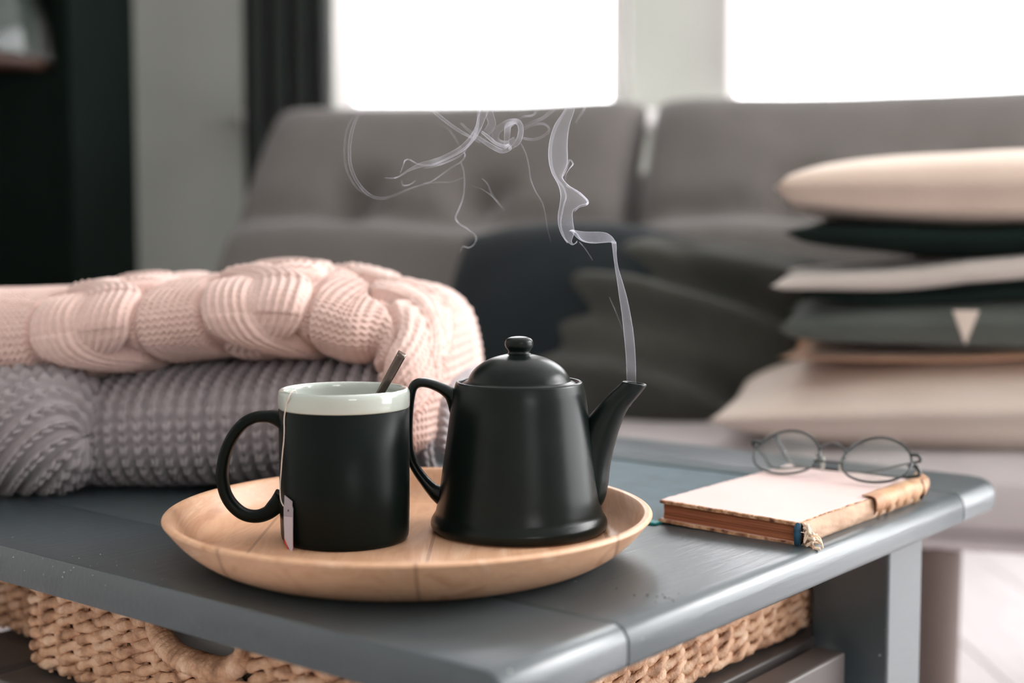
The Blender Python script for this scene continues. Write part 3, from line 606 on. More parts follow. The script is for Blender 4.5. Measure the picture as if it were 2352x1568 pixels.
# spout: rings between left and right outline pairs
Rr = [(1150, 1112), (1192, 1050), (1214, 960), (1226, 850), (1248, 740), (1282, 620), (1326, 515), (1385, 440), (1437, 375)]
Ll = [(1075, 1090), (1045, 1010), (1012, 910), (1000, 800), (1020, 690), (1075, 590), (1150, 497), (1225, 418), (1292, 356)]
def pp(x, y): return np.array([(x - 692) * kp, 0, py(y)])
Ra = cat([pp(*p) for p in Rr], 60); La = cat([pp(*p) for p in Ll], 60); Cn = (Ra + La) / 2; hv = (Ra - La) / 2; dpt = cat([[x] for x in [.0105, .0125, .0125, .0115, .0102, .0092, .0084, .0079, .0076]], 60)[:, 0]
a = np.linspace(0, 2 * PI, 40, endpoint=False); yb = np.array([0, 1, 0])
outer = Cn[:, None] + hv[:, None] * np.cos(a)[None, :, None] + yb[None, None] * (np.sin(a)[None, :, None] * dpt[:, None, None])
# lip rolls in and runs back inside
lipc = Cn[-1]; rings = [outer]
for sc_, dz in [(.97, .0006), (.90, .0009), (.83, .0006), (.78, -.0006), (.74, -.006), (.70, -.014)]:
    rg = lipc + (outer[-1] - lipc) * sc_ + np.array([-.5 * max(0, -dz) * 1.2, 0, dz]); rings.append(rg[None])
Pp = np.concatenate(rings, 0)
o = grid_mesh('spout', Pp, 'glaze', pot, close_v=True, cap=True)
# handle
hpts = [pp(x, y) for x, y in [(350, 490), (318, 450), (285, 418), (235, 388), (175, 364), (125, 356), (88, 368), (68, 400), (57, 470), (50, 560), (47, 650), (50, 740), (62, 810), (92, 870), (135, 930), (180, 982), (220, 1012), (262, 1030)]]
tube('handle', hpts, [.0088, .0062, .0044, .0034, .0031, .0031, .0031, .0029, .0026, .0025, .0025, .0027, .0030, .0032, .0034, .0042, .0058, .008], 'glaze', pot, n=110, seg=20, rad2=[.0085, .0075, .0062, .0056, .0054, .0054, .0054, .0054, .0052, .0052, .0052, .0053, .0054, .0054, .0056, .006, .0068, .008])

# ------------------------------------------------------------------ folded knitwear
KA = math.radians(-8.5); KX = np.array([math.cos(KA), math.sin(KA), 0]); KY = np.array([-math.sin(KA), math.cos(KA), 0]); KQ = np.array([-.176, 1.034, 0])
def knit(name, path, hd, yfront, expo, pattern, mat, v_lo, v_hi, res, endr, rv=None, round_r=.04, yvar=None, nonuni=None):
    """path rows: (x, z, half thickness); sweeps a superellipse section (half depth hd) along it; v = arc length round the section, 0 at the front middle"""
    C = cat(path, 4000); dl = np.r_[0, np.cumsum(np.linalg.norm(np.diff(C[:, :2], axis=0), axis=1))]; L = dl[-1]
    nu = int(L / res); S = np.linspace(0, L, nu); x, z, ht = (np.interp(S, dl, C[:, k]) for k in range(3))
    Tn = np.gradient(np.stack([x, z], -1), axis=0); Tn /= np.linalg.norm(Tn, axis=1)[:, None]; N = np.stack([-Tn[:, 1], Tn[:, 0]], -1)
    endp = np.clip(1 - ((S - (L - endr)).clip(0) / endr) ** 2, 0, 1) ** .5; endp = np.maximum(endp, .02)
    h0 = float(np.median(ht)); th = np.linspace(-PI, PI, 20001)
    cs, sn = np.cos(th), np.sin(th); ya = -np.sign(cs) * abs(cs) ** (2 / expo); za = np.sign(sn) * abs(sn) ** (2 / expo)
    # section: use rounded nose of radius ~h0, flat behind
    Ys = ya * hd; Zs = za * h0; d = np.r_[0, np.cumsum(np.hypot(np.diff(Ys), np.diff(Zs)))]; d -= d[10000]
    vf = np.arange(v_lo, v_hi, res); vb = np.r_[np.linspace(d[0] + 1e-5, v_lo, 24)[:-1], vf, np.linspace(v_hi, d[-1] - 1e-5, 24)[1:]]
    yy = np.interp(vb, d, ya); zz = np.interp(vb, d, za)
    U, V = np.meshgrid(S, vb, indexing='ij')
    yc = yfront + hd
    sh = lambda a: a[:, None]
    yo = 0 if yvar is None else sh(yvar(S))
    Pz = sh(ht * endp) * zz[None]; Py = yc + yo + hd * yy[None] * sh(.6 + .4 * endp)
    X = sh(x) + sh(N[:, 0]) * Pz; Z = sh(z) + sh(N[:, 1]) * Pz
    P = np.stack([X, Py + 0 * X, Z], -1)
    du = np.gradient(P, axis=0); dv = np.gradient(P, axis=1); nn = np.cross(du, dv); nn /= np.linalg.norm(nn, axis=2)[..., None] + 1e-12
    ctr = np.stack([sh(x) + 0 * X, yc + 0 * X, sh(z) + 0 * X], -1); flip = np.sign(((P - ctr) * nn).sum(-1).mean()); nn *= flip
    P = P + nn * (pattern(U, V) * np.clip(endp * 2, 0, 1)[:, None])[..., None]
    W = KQ + P[..., 0:1] * KX + P[..., 1:2] * KY + P[..., 2:3] * np.array([0, 0, 1.])
    return grid_mesh(name, W, mat, None, close_v=True, cap=False), L
def stitch(u, v, pu, pv, slope=.62, leg=.30):
    """stocking-stitch V columns: two slanted leg loops per stitch"""
    c = np.floor(u / pu); x = (u / pu - c - .5) * 2; ax_ = abs(x)
    ph = (v / pv - slope * (ax_)) ; f = ph - np.floor(ph); f = abs(f - .5) * 2
    legp = np.clip(1 - ((ax_ - .42) / .42) ** 2, 0, 1) ** .5
    return legp * (.25 + .75 * np.cos(f * PI / 2) ** 1.1), ax_, c
def rib_pattern(u, v):
    w = .0004 * fbm(u * 60, v * 60, 21); u = u + .0012 * fbm(u * 22, v * 22, 22, 3); v = v + .001 * fbm(u * 25, v * 25, 23, 3)
    pu = .0118; c = np.floor(u / pu); xl = (u / pu - c)                         # 0..1 within one rib period
    inr = xl < .70; s, a_, _ = stitch(xl / .70, v, 1, .0082, .55)
    rib = .0034 * np.sqrt(np.clip(1 - ((xl - .35) / .40) ** 2, 0, 1)) + .0050 * s * inr
    gap = ~inr; strand = .0012 * (np.cos(v / .0082 * 2 * PI) * .5 + .5) * np.exp(-((xl - .85) / .12) ** 2)
    return rib + strand + w + .0035 * fbm(u * 14, v * 14, 24, 2)
def loose_pattern(u, v):
    q = .85; uu = u * math.cos(q) - v * math.sin(q); vv = u * math.sin(q) + v * math.cos(q); uu = uu + .0018 * fbm(u * 30, v * 30, 31, 3); vv = vv + .0015 * fbm(u * 30, v * 30, 32, 3)
    pu = .0125; xl = uu / pu - np.floor(uu / pu); inr = xl < .6; s, a_, _ = stitch(xl / .6, vv, 1, .0088, .6)
    return .0045 * np.sqrt(np.clip(1 - ((xl - .3) / .33) ** 2, 0, 1)) * (.4 + .6 * s) + .0046 * s * inr + .003 * fbm(u * 25, v * 25, 33, 2)
def cable_pattern(centers, lean=0):
    def f(u, v):
        base = .0019 * (np.cos(2 * PI * (v / .0050 + .22 * np.cos(2 * PI * u / .0056))) * .5 + .5) ** .8 + .0003 * np.cos(2 * PI * u / .0056)
        h = base + .0022 * fbm(u * 16, v * 16, 41, 2) + .0004 * fbm(u * 300, v * 300, 42, 2)
        for (c0, v0, A, hw, ht_, per, ln) in centers:
            uc = u - c0 - ln * v; ph = 2 * PI * (v - v0) / per; best = np.full_like(h, -1.0); 
            for sgn in (1, -1):
                cx = sgn * A * np.tanh(1.6 * np.cos(ph)) / math.tanh(1.6); off = (uc - cx) / hw; env = np.clip(1 - off ** 2, 0, 1) ** .5
                over = sgn * np.sin(ph)                                            # which strand passes in front at the crossing
                hh = ht_ * env * (.72 + .38 * over * (abs(np.cos(ph)) < .75)) + .0017 * (np.cos(2 * PI * (uc - cx) / .0064) * .5 + .5) * (env > .05)
                hh = np.where(env > 0, hh, -1.0); best = np.maximum(best, hh)
            edge = np.exp(-((abs(uc) - A - hw) / .0028) ** 2)                      # recessed purl channel beside the cable
            inside = abs(uc) < A + hw
            eye = np.where(inside & (best < 0), -.0100, 0)
            h = np.where(best > 0, best + h * .25, h + eye * np.clip(1 - (abs(uc) / (A + hw)) ** 4, 0, 1)) - .0055 * edge
        return h
    return f
gp_path = [(-.33, .490, .038), (-.26, .491, .039), (-.20, .493, .041), (-.13, .496, .043), (-.06, .499, .0455), (0, .502, .0485), (.05, .504, .0505), (.10, .505, .052), (.131, .505, .052)]
kg, _ = knit('folded_grey_knit', gp_path, .125, .004, 2.9, rib_pattern, 'greyknit', -.085, .125, .00095, .045)
tag(kg, 'grey ribbed chunky knit, folded, at the bottom of the pile on the table', 'sweater')
sl_path = [(-.335, .492, .040), (-.29, .494, .042), (-.24, .497, .044), (-.20, .500, .045), (-.150, .498, .042)]
ks, _ = knit('folded_sleeve', sl_path, .05, -.042, 2.2, loose_pattern, 'greyknit', -.08, .085, .00095, .032)
ks.parent = kg
pk_path = [(-.335, .567, .037), (-.26, .568, .038), (-.21, .569, .038), (-.15, .577, .0345), (-.10, .583, .0335), (-.05, .588, .0335), (0, .590, .0335), (.03, .586, .033), (.050, .580, .033), (.070, .578, .033), (.084, .570, .033), (.093, .553, .030), (.098, .533, .026), (.100, .51, .022), (.101, .485, .018)]
cab = [(.1830, .020, .0215, .0215, .0078, .165, 0), (.3180, .022, .0200, .0205, .0078, .165, -.12), (.455, .02, .014, .015, .0045, .13, -.5)]
yv = lambda S: .006 * np.sin(S * 19 + 1) - .010 * np.exp(-((S - .43) / .03) ** 2) * 0 + .016 * np.exp(-((S - .415) / .014) ** 2) - .004
kp_, PL = knit('folded_pink_knit', pk_path, .135, -.006, 2.4, cable_pattern(cab), 'pinkknit', -.068, .165, .00085, .02, yvar=yv)
tag(kp_, 'pale pink cable-knit sweater folded on top of the grey knit', 'sweater')

# ------------------------------------------------------------------ books and glasses
nb_ = empty('notebook', TW(.432, .232, TT), TA); tag(nb_, 'thin blue-green cloth notebook lying under the old book behind the tray', 'book')
box('cover', (.206, .216, .0016), (0, 0, .0009), 'teal', nb_, bevel=.0004, seg=1)
box('spine', (.012, .217, .0030), (.1035, 0, .0015), 'teal_dark', nb_, bevel=.0008)
box('edge_band', (.010, .217, .0019), (-.1085, 0, .00095), 'teal_edge', nb_, bevel=.0004, seg=1)['label'] = 'bright teal edge band'
BL, BW, BT = .198, .108, .0158
bk = empty('old_book', TW(.3262 + BL / 2, .0175 + BW / 2, TT + .0003), TA); tag(bk, 'old book with cream cover and torn tan spine, closed under the eyeglasses', 'book'); bk.rotation_euler = (math.radians(1.3), 0, TA)
def jag_slab(name, x0, x1, y0, y1, z0, z1, mat, parent, jag=.0008, seed=1, n=60, matside=None, topsag=0):
    r = np.random.default_rng(seed); pts = []
    def edge(ax, ay, bx, by, m):
        for t in np.linspace(0, 1, m, endpoint=False): pts.append((ax + (bx - ax) * t, ay + (by - ay) * t))
    edge(x0, y0, x1, y0, n); edge(x1, y0, x1, y1, n // 2); edge(x1, y1, x0, y1, n); edge(x0, y1, x0, y0, n // 2)
    pts = np.array(pts); pts += np.convolve(r.normal(0, 1, len(pts) * 2), [.4, .6, .4], 'same').reshape(-1, 2) * jag
    cx, cy = (x0 + x1) / 2, (y0 + y1) / 2; m = len(pts)
    ins = .0006; q = np.array([cx, cy]) + (pts - [cx, cy]) * (1 - ins / .05)
    vs = [(a, b, z0) for a, b in pts] + [(a, b, z1 - .0004) for a, b in pts] + [(a, b, z1) for a, b in q]
    fs = [list(range(m))[::-1]] + [[i, (i + 1) % m, m + (i + 1) % m, m + i] for i in range(m)] + [[m + i, m + (i + 1) % m, 2 * m + (i + 1) % m, 2 * m + i] for i in range(m)] + [list(range(2 * m, 3 * m))]
    o = mesh_obj(name, vs, fs, mat, parent, False)
    if matside:
        o.data.materials.append(M[matside])
        for p in o.data.polygons:
            if len(p.vertices) == 4: p.material_index = 1
    return o
hx, hy = BL / 2, BW / 2       # local y=-hy is the spine (right), x=-hx the near end (head)
jag_slab('back_cover', -hx, hx, -hy + .003, hy, 0, .0022, 'cover', bk, .0005, 2, matside='board_edge')
# page block: layered signatures
vs = []; fs = []; nl = 18
for k in range(nl):
    z0 = .0022 + k * (.0112 / nl); z1 = z0 + .0112 / nl * .86; ix = .0018 + .0010 * rng.random(); iy = .002 + .0008 * rng.random(); b_ = len(vs)
    for zz_ in (z0, z1): vs += [(-hx + ix, -hy + .002, zz_), (hx - ix, -hy + .002, zz_), (hx - ix, hy - iy, zz_), (-hx + ix, hy - iy, zz_)]
    fs += [[b_, b_ + 3, b_ + 2, b_ + 1], [b_ + 4, b_ + 5, b_ + 6, b_ + 7]] + [[b_ + i, b_ + (i + 1) % 4, b_ + 4 + (i + 1) % 4, b_ + 4 + i] for i in range(4)]
pg = mesh_obj('pages', vs, fs, 'paper_edge', bk, False); pg['kind'] = 'stuff'
jag_slab('front_cover', -hx, hx, -hy + .001, hy, .0134, BT, 'cover', bk, .0005, 3, matside='board_edge')
# spine cloth, bowed
U, V = np.meshgrid(np.linspace(-hx + .002, hx - .002, 90), np.linspace(-1, 1, 24), indexing='ij')
P = np.stack([U, -hy + .0008 - .0042 * np.sqrt(np.clip(1 - (V * .98) ** 2, 0, 1)) + .0004 * fbm(U * 200, V * 6, 51), BT / 2 + V * BT / 2 * .98], -1)
spn = grid_mesh('spine', P, 'spine', bk); mod(spn, 'SOLIDIFY', thickness=.0006); spn['label'] = 'tan cloth spine lining with ragged edges'
# torn leather remnant over the far part of the spine, wavy lower edge, curl at far end
U, V = np.meshgrid(np.linspace(0, 1, 70), np.linspace(0, 1, 26), indexing='ij')
xx = hx * .08 + U * (hx * .93 + .003); low = .0020 * np.sin(U * 38) + .0012 * np.sin(U * 85) + .0028
zt = BT + .0012; ang = V * PI * .93
Yl = -hy + .001 - .0062 * np.sin(ang) - .0010 * np.sin(U * 22 + V * 3) * V ** 2 + .005 * (1 - V) ** 8
Zl = np.where(V < .1, zt, zt - (zt - low) * (1 - np.cos(np.clip((V - .1) / .9, 0, 1) * PI * .86)) / 2) + .0005 * fbm(U * 14, V * 8, 52) 
Zl = Zl + .0035 * np.clip(U - .93, 0, 1) * 14 * (1 - V) ; xx = xx + .0012 * np.sin(V * 9) * (U < .05)
P = np.stack([xx, Yl, Zl], -1); lt = grid_mesh('leather_strip', P, 'leather', bk); mod(lt, 'SOLIDIFY', thickness=.0008); lt['label'] = 'torn light brown leather remnant curling off the spine'
U, V = np.meshgrid(np.linspace(0, 1, 20), np.linspace(0, 1, 20), indexing='ij')
P = np.stack([hx - .008 + U * .014, -hy - .0052 - .002 * np.sin(V * 3) + .004 * U + .002 * np.sin(U * 5), .003 + V * .014 + .002 * U], -1); ld = grid_mesh('leather_curl', P, 'leather_dark', bk); mod(ld, 'SOLIDIFY', thickness=.0009)
# blue headband roll and frayed threads at the near spine end
hb = tube('headband', [(-hx + .0015, -hy + .0015, BT - .001), (-hx - .0008, -hy + .001, BT * .7), (-hx - .0012, -hy + .0006, BT * .45), (-hx - .0004, -hy + .001, .0015)], [.0018, .0026, .0026, .002], 'headband', bk, n=30, seg=14, ref=(1, 0, 0)); hb['label'] = 'blue woven headband'
fr = empty('frayed_cloth', (0, 0, 0)); fr.parent = bk
for k in range(26):
    a0 = np.array([-hx + .001 + random.uniform(0, .004), -hy - .002 - random.uniform(0, .003), random.uniform(.004, BT)])
    d1 = np.array([-random.uniform(.0, .006), -random.uniform(.001, .007), -random.uniform(.001, .006)])
    p2 = a0 + d1 + rng.normal(0, .0012, 3); p3 = a0 + d1 * 1.6 + rng.normal(0, .002, 3); p3[2] = max(p3[2], .0007); p2[2] = max(p2[2], .0007)
    tube('thread', [a0, a0 + d1 * .5 + rng.normal(0, .0008, 3), p2, p3], random.choice([.0002, .0003, .0007, .0011]), 'thread', fr, n=14, seg=5, ref=(.3, .2, 1))
for k in range(3):
    b0 = np.array([-hx + .002, -hy - .003, BT - .003 - k * .004]); U, V = np.meshgrid(np.linspace(0, 1, 12), np.linspace(-1, 1, 8), indexing='ij')
    P = np.stack([b0[0] - U * .003 + .001 * V, b0[1] - U * (.006 + .001 * k) + .001 * np.sin(U * 6), b0[2] - U * .004 + V * .0022 * (1 - .6 * U) + .0008 * np.sin(U * 9 + k)], -1)
    o = grid_mesh('frayed_flap', P, 'spine', fr); mod(o, 'SOLIDIFY', thickness=.0004)

# eyeglasses
BZ = TT + BT + .0012
gl = empty('eyeglasses', (.2347, 1.0273, BZ)); tag(gl, 'round wire-rimmed eyeglasses with dark frame resting on the old book', 'glasses')
gd = np.array([.0613, -.0378, 0]); gd /= np.linalg.norm(gd); gb = np.array([-gd[1], gd[0], 0]); tilt = math.radians(50)
gu = np.array([gb[0] * math.sin(tilt), gb[1] * math.sin(tilt), math.cos(tilt)]); gn = np.cross(gd, gu)
rx, ry = .0262, .0225
def gp3(a, b, c=0): return gd * a + gu * b + gn * c
for sgn in (-1, 1):
    cx = sgn * .0355; an = np.linspace(0, 2 * PI, 72, endpoint=False)
    ring = [gp3(cx + rx * math.cos(t), ry + .0012 + ry * math.sin(t) * (1 + .05 * math.sin(t)), -.002 * math.cos(t) ** 2) for t in an]
    P = tube_grid(np.array(ring + ring[:2]), .00095, 8, tuple(gn))[:-2]; grid_mesh('rim', P, 'black_metal', gl, close_u=True, close_v=True)
    rr_, aa_ = np.meshgrid(np.linspace(0, 1, 10), an, indexing='ij')
    L_ = np.array([[gp3(cx + rx * r * math.cos(t), ry + .0012 + ry * r * math.sin(t) * (1 + .05 * math.sin(t)), .0022 * (1 - r * r) - .002 * (r * math.cos(t)) ** 2) for t in an] for r in np.linspace(.001, 1, 10)])
    ln = grid_mesh('lens', L_, 'lens', gl, close_v=True); mod(ln, 'SOLIDIFY', thickness=.0014)
tube('bridge', [gp3(-.0108, ry + .007), gp3(-.006, ry + .0115, .001), gp3(0, ry + .013, .002), gp3(.006, ry + .0115, .001), gp3(.0108, ry + .007)], .0009, 'black_metal', gl, n=24, seg=8, ref=tuple(gn))
tube('bridge', [gp3(-.0115, ry - .004), gp3(0, ry - .005, .001), gp3(.0115, ry - .004)], .0008, 'black_metal', gl, n=16, seg=8, ref=tuple(gn))
for sgn in (-1, 1):
    arm = tube('nose_pad_arm', [gp3(sgn * .0115, ry + .002), gp3(sgn * .009, ry + .004, -.005), gp3(sgn * .0075, ry + .001, -.007)], .0005, 'black_metal', gl, n=12, seg=6)
    bm = bmesh.new(); bmesh.ops.create_uvsphere(bm, u_segments=14, v_segments=10, radius=1); me = D.meshes.new('nose_pad'); bmesh.ops.scale(bm, vec=(.0016, .003, .0065), verts=bm.verts); bm.to_mesh(me); bm.free(); me.materials.append(M['mugwhite'])
    me.polygons.foreach_set('use_smooth', [True] * len(me.polygons)); npd = link(D.objects.new('nose_pad', me), gl); npd.location = gp3(sgn * .0072, ry, -.0075); npd.rotation_euler = (.4, 0, 0)
g0 = np.array([.2347, 1.0273, BZ])
def gw(x, y, z): return np.array([x, y, z]) - g0
hr = gp3(.0355 + rx, ry + .010); hl = gp3(-.0355 - rx, ry + .010)
for nm, hh_, s_ in (('hinge', hr, 1), ('hinge', hl, -1)):
    tube(nm, [hh_ - gd * .002 * s_, hh_ + gd * .003 * s_, hh_ + gd * .0045 * s_ - gn * .003, hh_ + gd * .0035 * s_ - gn * .007], .0013, 'black_metal', gl, n=14, seg=8, ref=tuple(gu))
# folded temples
hr2 = hr + gd * .0035 - gn * .007; hl2 = hl - gd * .0035 - gn * .007
tube('temple', [hr2, hr2 * .62 + gw(.276, 1.058, BZ + .0012) * .38, gw(.278, 1.056, BZ + .0014), gw(.256, 1.062, BZ + .0012), gw(.237, 1.080, BZ + .0012), gw(.2225, 1.083, BZ + .004), gw(.2145, 1.082, BZ + .016), gw(.209, 1.081, BZ + .027)], [.0009, .0009, .0009, .0009, .0009, .0012, .0017, .0018], 'black_metal', gl, n=80, seg=8, ref=(0, .2, 1))
tube('temple', [hl2, hl2 * .5 + gw(.207, 1.078, BZ + .003) * .5, gw(.2075, 1.074, BZ + .0014), gw(.232, 1.066, BZ + .0035), gw(.256, 1.052, BZ + .0035), gw(.280, 1.042, BZ + .0016), gw(.297, 1.030, BZ + .0016), gw(.3075, 1.026, BZ + .004), gw(.306, 1.028, BZ + .010), gw(.300, 1.031, BZ + .0105)], [.0009, .0009, .0009, .0009, .0009, .0009, .0011, .0016, .0016, .0014], 'black_metal', gl, n=90, seg=8, ref=(0, .2, 1))

# ------------------------------------------------------------------ steam
CP = math.atan(239 / 3150.)
def at(X, Y, dep):
    """photo detail coordinates (crop at 750,200, x2.24) to a point in the plane y=dep"""
    px = 750 + X / 2.24; pyy = 200 + Y / 2.24; x = (px - 1176) / 3150; y = (784 - pyy) / 3150
    d = (x, math.cos(CP) + y * math.sin(CP), -math.sin(CP) + y * math.cos(CP)); t = dep / d[1]; return np.array([d[0] * t, dep, .65 + d[2] * t])
stm = empty('steam', (.066, .884, .553)); tag(stm, 'thin white steam curling up from the teapot spout', 'steam')
s0 = np.array([.066, .884, .553])
def wisp(name, pts, widths, dens, dep0=.885, dep1=.90, dr=.5, n=150, seg=20):
    """pts in detail coordinates; widths = half widths in detail px; thin walled flattened tube"""
    k = .000127; m = len(pts)
    W = [at(x, y, dep0 + (dep1 - dep0) * i / max(1, m - 1) + .004 * math.sin(i * 1.7)) - s0 for i, (x, y) in enumerate(pts)]
    path = cat(W, n); w = cat([[max(a, .6)] for a in widths], n)[:, 0].clip(.6) * k; dn = np.interp(np.linspace(0, 1, n), np.linspace(0, 1, len(dens)), dens)
    P = tube_grid(path, w, seg, (0, 1, 0), w * dr + .00025)
    o = grid_mesh(name, P, 'smoke', stm, close_v=True)
    a = o.data.attributes.new('steam_amount', 'FLOAT', 'POINT'); a.data.foreach_set('value', np.repeat(dn, seg).astype(np.float32)); return o
def sheet(name, L, R, dens, dep0=.885, dep1=.90, n=170, bulge=.3):
    """steam plume between left and right outlines; hollow flattened tube"""
    l = cat([at(x, y, dep0 + (dep1 - dep0) * i / (len(L) - 1)) - s0 for i, (x, y) in enumerate(L)], n); r = cat([at(x, y, dep0 + (dep1 - dep0) * i / (len(R) - 1)) - s0 for i, (x, y) in enumerate(R)], n)
    c_ = (l + r) / 2; h_ = (r - l) / 2; wd = np.linalg.norm(h_, axis=1); seg = 28; a = np.linspace(0, 2 * PI, seg, endpoint=False)
    P = c_[:, None] + h_[:, None] * np.cos(a)[None, :, None] + np.array([0, 1, 0])[None, None] * (np.sin(a)[None, :, None] * (wd * bulge + .0002)[:, None, None])
    o = grid_mesh(name, P, 'smoke', stm, close_v=True); dn = np.interp(np.linspace(0, 1, n), np.linspace(0, 1, len(dens)), dens)
    at_ = o.data.attributes.new('steam_amount', 'FLOAT', 'POINT'); at_.data.foreach_set('value', np.repeat(dn, seg).astype(np.float32)); return o
# rising column, three folds
sheet('steam_fold', [(1545, 1525), (1543, 1450), (1538, 1360), (1528, 1250), (1518, 1160), (1506, 1080), (1495, 1000), (1484, 930), (1476, 870), (1470, 820), (1466, 790)],
      [(1592, 1525), (1592, 1450), (1588, 1360), (1580, 1270), (1566, 1180), (1548, 1090), (1526, 1010), (1502, 930), (1493, 870), (1492, 820), (1490, 795)], [.25, .8, .9, 1, 1, 1.1, 1.2, 1.3, 1.5, 1.6, 1.5])
sheet('steam_fold', [(1490, 800), (1470, 770), (1440, 750), (1400, 744), (1350, 744), (1300, 740), (1262, 733), (1246, 742)],
      [(1484, 806), (1455, 798), (1420, 800), (1380, 804), (1340, 800), (1310, 785), (1285, 752), (1262, 738)], [1.5, 1.3, 1.0, .9, .9, 1.1, 1.4, 1.4])
sheet('steam_fold', [(1290, 800), (1265, 812), (1245, 800), (1215, 770), (1195, 720), (1190, 660), (1200, 600), (1203, 550), (1190, 500), (1158, 440), (1142, 370), (1145, 290), (1170, 200), (1215, 130), (1240, 80), (1250, 20)],
      [(1290, 790), (1272, 806), (1262, 790), (1275, 745), (1268, 690), (1268, 640), (1300, 612), (1345, 592), (1310, 545), (1250, 508), (1215, 460), (1240, 390), (1240, 290), (1250, 200), (1275, 120), (1285, 40)], [1.7, 1.6, 1.2, .9, .8, .8, .8, 1, 1, 1, 1, .9, .8, .7, .6, .4])
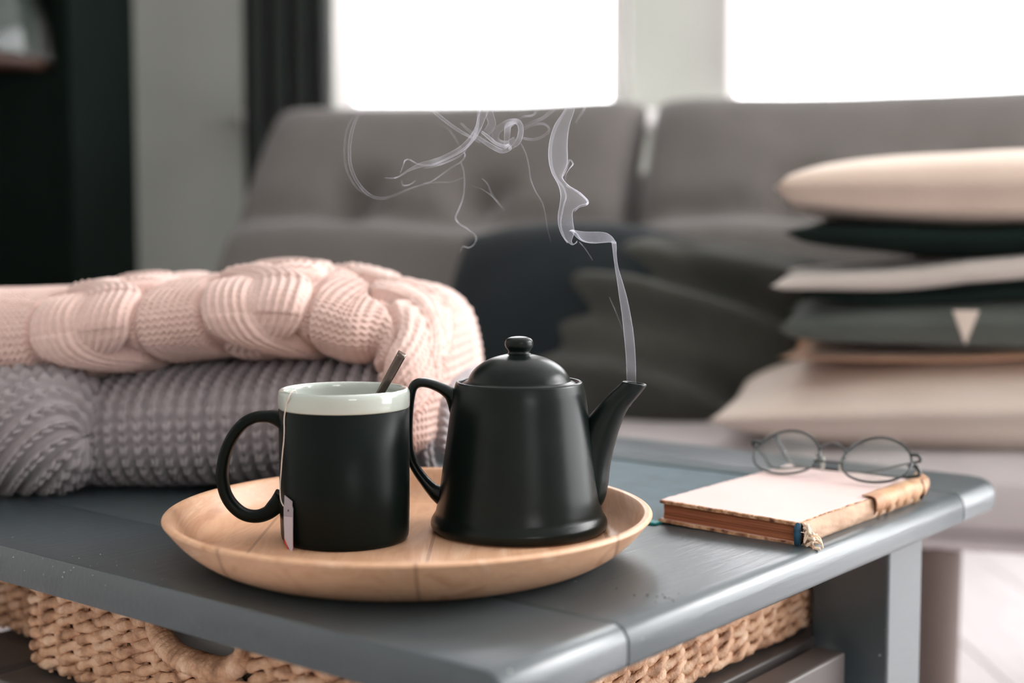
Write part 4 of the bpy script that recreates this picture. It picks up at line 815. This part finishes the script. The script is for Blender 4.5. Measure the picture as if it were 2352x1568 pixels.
W_ = [([(1240, 800), (1222, 770), (1205, 700), (1220, 610), (1232, 560), (1215, 510), (1185, 470), (1160, 400), (1158, 300), (1185, 200), (1230, 120), (1252, 70)], [3, 3, 2.5, 3, 3, 4, 3, 3, 3, 4, 4, 4], [1.2, .9, .8, 1, 1, 1, .8, .7, .6, .5, .4, .2]),
      ([(1262, 735), (1290, 770), (1330, 795), (1390, 800), (1450, 798)], [5, 4, 3, 2, 2], [1.6, 1.4, 1, .8, .6]),
      ([(1232, 505), (1280, 530), (1325, 565), (1345, 590), (1335, 605), (1300, 615), (1275, 640)], [4, 4, 4, 4, 4, 4, 3], [1, 1, 1.3, 1.8, 1.5, 1, .5]),
      ([(1215, 460), (1235, 420), (1250, 375), (1268, 395), (1250, 420), (1232, 450), (1230, 480)], [3, 3, 3, 3, 2, 2, 2], [1, 1, 1.1, 1, .7, .5, .3]),
      ([(1370, 890), (1330, 830), (1300, 795)], [2, 2, 2], [.2, .5, .9]),
      ([(300, 466), (340, 468), (372, 460), (420, 430), (480, 402), (540, 388), (600, 368), (660, 338), (710, 305), (755, 255), (782, 205), (800, 150), (822, 90), (830, 30)], [2, 3, 3, 5, 10, 13, 13, 13, 14, 14, 14, 18, 20, 20], [.5, .7, .8, .8, .8, .7, .7, .7, .8, .9, .9, .6, .4, .2]),
      ([(380, 442), (395, 400), (405, 376), (430, 374), (470, 395), (540, 400), (620, 368), (690, 330), (745, 280), (775, 210), (782, 130), (785, 60)], [2, 2, 3, 3, 3, 4, 4, 5, 5, 5, 6, 7], [.6, .8, 1, .9, .8, .9, .9, 1, 1, .9, .6, .3]),
      ([(500, 418), (560, 405), (620, 385), (690, 350), (730, 300), (765, 250)], [3, 4, 4, 4, 4, 4], [.6, 1, .9, .8, .7, .5]),
      ([(200, 110), (160, 150), (130, 230), (118, 320), (125, 410), (160, 490), (215, 550), (275, 572), (340, 560), (410, 530), (480, 505), (560, 490), (640, 488), (710, 462)], [5, 6, 7, 7, 7, 7, 7, 6, 5, 4, 3, 3, 3, 2], [.2, .4, .5, .5, .5, .5, .6, .5, .3, .4, .5, .5, .4, .2]),
      ([(150, 130), (105, 220), (92, 330), (105, 430), (150, 510), (210, 560)], [3, 4, 4, 4, 4, 3], [.1, .25, .3, .3, .3, .2]),
      ([(500, 496), (540, 485), (590, 452), (640, 415), (690, 385), (712, 355), (708, 335)], [3, 3, 3, 3, 3, 3, 3], [.8, .8, .5, .5, .6, .7, .5]),
      ([(385, 480), (395, 505), (430, 500), (460, 480)], [3, 3, 3, 3], [.4, .5, .4, .2]),
      ([(525, 100), (570, 140), (640, 195), (700, 235), (750, 260), (790, 285)], [5, 7, 7, 7, 6, 5], [.5, .9, .8, .7, .6, .5]),
      ([(690, 185), (740, 230), (800, 272), (850, 305), (900, 328), (940, 318), (945, 300)], [4, 6, 8, 10, 10, 8, 4], [.4, .6, .8, 1, 1.1, 1.1, .8]),
      ([(795, 228), (830, 255), (870, 288), (915, 305), (940, 296)], [5, 7, 7, 8, 5], [.8, 1.2, 1.4, 1.6, 1.2]),
      ([(940, 320), (985, 280), (1000, 220), (985, 180), (945, 180), (900, 205), (870, 240), (880, 280), (930, 290), (970, 262)], [6, 12, 12, 12, 14, 16, 16, 14, 12, 8], [.7, .9, 1, 1, .7, .4, .35, .5, .8, .8]),
      ([(925, 300), (930, 240), (935, 200), (960, 185)], [10, 14, 14, 10], [.7, .5, .5, .5]),
      ([(790, 290), (820, 240), (850, 190), (840, 140), (845, 90)], [10, 16, 18, 16, 14], [.2, .35, .4, .4, .3]),
      ([(1000, 260), (1060, 270), (1110, 255), (1145, 220), (1120, 190), (1060, 195), (1000, 225)], [5, 6, 6, 5, 5, 6, 6], [.5, .45, .4, .35, .35, .35, .4]),
      ([(1000, 210), (1060, 180), (1110, 160), (1150, 130), (1190, 90), (1220, 40)], [5, 6, 7, 8, 8, 8], [.3, .3, .4, .5, .5, .3]),
      ([(990, 165), (1020, 150), (1060, 145), (1085, 115)], [4, 5, 5, 5], [.3, .4, .4, .2]),
      ([(1335, 90), (1320, 125), (1295, 160), (1280, 185)], [5, 5, 5, 4], [.4, .5, .4, .2]),
      ([(1000, 290), (1025, 340), (1040, 400), (1050, 470), (1075, 535), (1108, 590), (1125, 650), (1135, 720), (1155, 800)], [2.5, 2.5, 2.5, 2.5, 2.5, 2.5, 2, 2, 2], [.5, .5, .5, .6, .7, .5, .35, .25, .1]),
      ([(690, 380), (705, 430), (710, 500), (702, 570), (680, 630), (664, 670), (680, 700), (715, 722), (745, 745), (768, 765), (765, 800), (735, 825), (700, 820), (688, 850)], [3, 3, 3, 3, 4, 4, 4, 4, 3, 4, 4, 4, 4, 3], [.3, .5, .6, .6, .8, 1, .9, .8, .4, .6, .5, .4, .4, .2]),
      ([(800, 470), (830, 500), (850, 550), (880, 590), (920, 640)], [3, 3, 4, 4, 3], [.2, .35, .5, .4, .1]),
      ([(750, 510), (800, 525), (850, 560), (880, 590)], [2, 2, 3, 3], [.2, .3, .35, .2]),
      ([(560, 180), (620, 210), (660, 260), (690, 320)], [4, 4, 4, 3], [.1, .2, .25, .2]),
      ([(1455, 1080), (1490, 1160), (1525, 1250)], [2, 2, 2], [.2, .3, .2])]
for k, (p, w, d) in enumerate(W_): wisp('steam_wisp', p, [x * 1.15 for x in w], [x * (.8 if k < 4 else .62) for x in d], dep0=.885 + .012 * math.sin(k * 1.3), dep1=.89 + .014 * math.cos(k * 2.1), n=max(40, 12 * len(p)))

# ------------------------------------------------------------------ crumbs on the table and tray
def crumbs(name, pts, zb, mat, label, r0=.0005, r1=.001):
    bm = bmesh.new()
    for (x, y) in pts:
        r = random.uniform(r0, r1); q = bmesh.ops.create_icosphere(bm, subdivisions=1, radius=r); bmesh.ops.scale(bm, vec=(1, random.uniform(.6, 1), .6), verts=q['verts']); bmesh.ops.translate(bm, vec=(x, y, zb + r * .55), verts=q['verts'])
    me = D.meshes.new(name); bm.to_mesh(me); bm.free(); me.materials.append(M[mat]); o = link(D.objects.new(name, me)); tag(o, label, 'crumbs', kind='stuff'); return o
cl_ = [(.078 + random.gauss(0, .007), .752 + random.gauss(0, .006)) for k in range(16)]
crumbs('crumbs', cl_, TT, 'crumb', 'tiny dark crumbs on the table right of the tray', .0003, .0006)
crumbs('crumbs', [(PC[0] + .062 + random.gauss(0, .004), PC[1] - .030 + random.gauss(0, .006)) for k in range(12)], TF_, 'crumb', 'tiny dark crumbs on the tray beside the teapot base', .0003, .0006)
crumbs('paint_flecks', [(-.25 + random.gauss(0, .025), .83 + random.gauss(0, .025)) for k in range(20)], TT, 'ash', 'pale specks scattered on the table left of the tray', .0002, .0005)
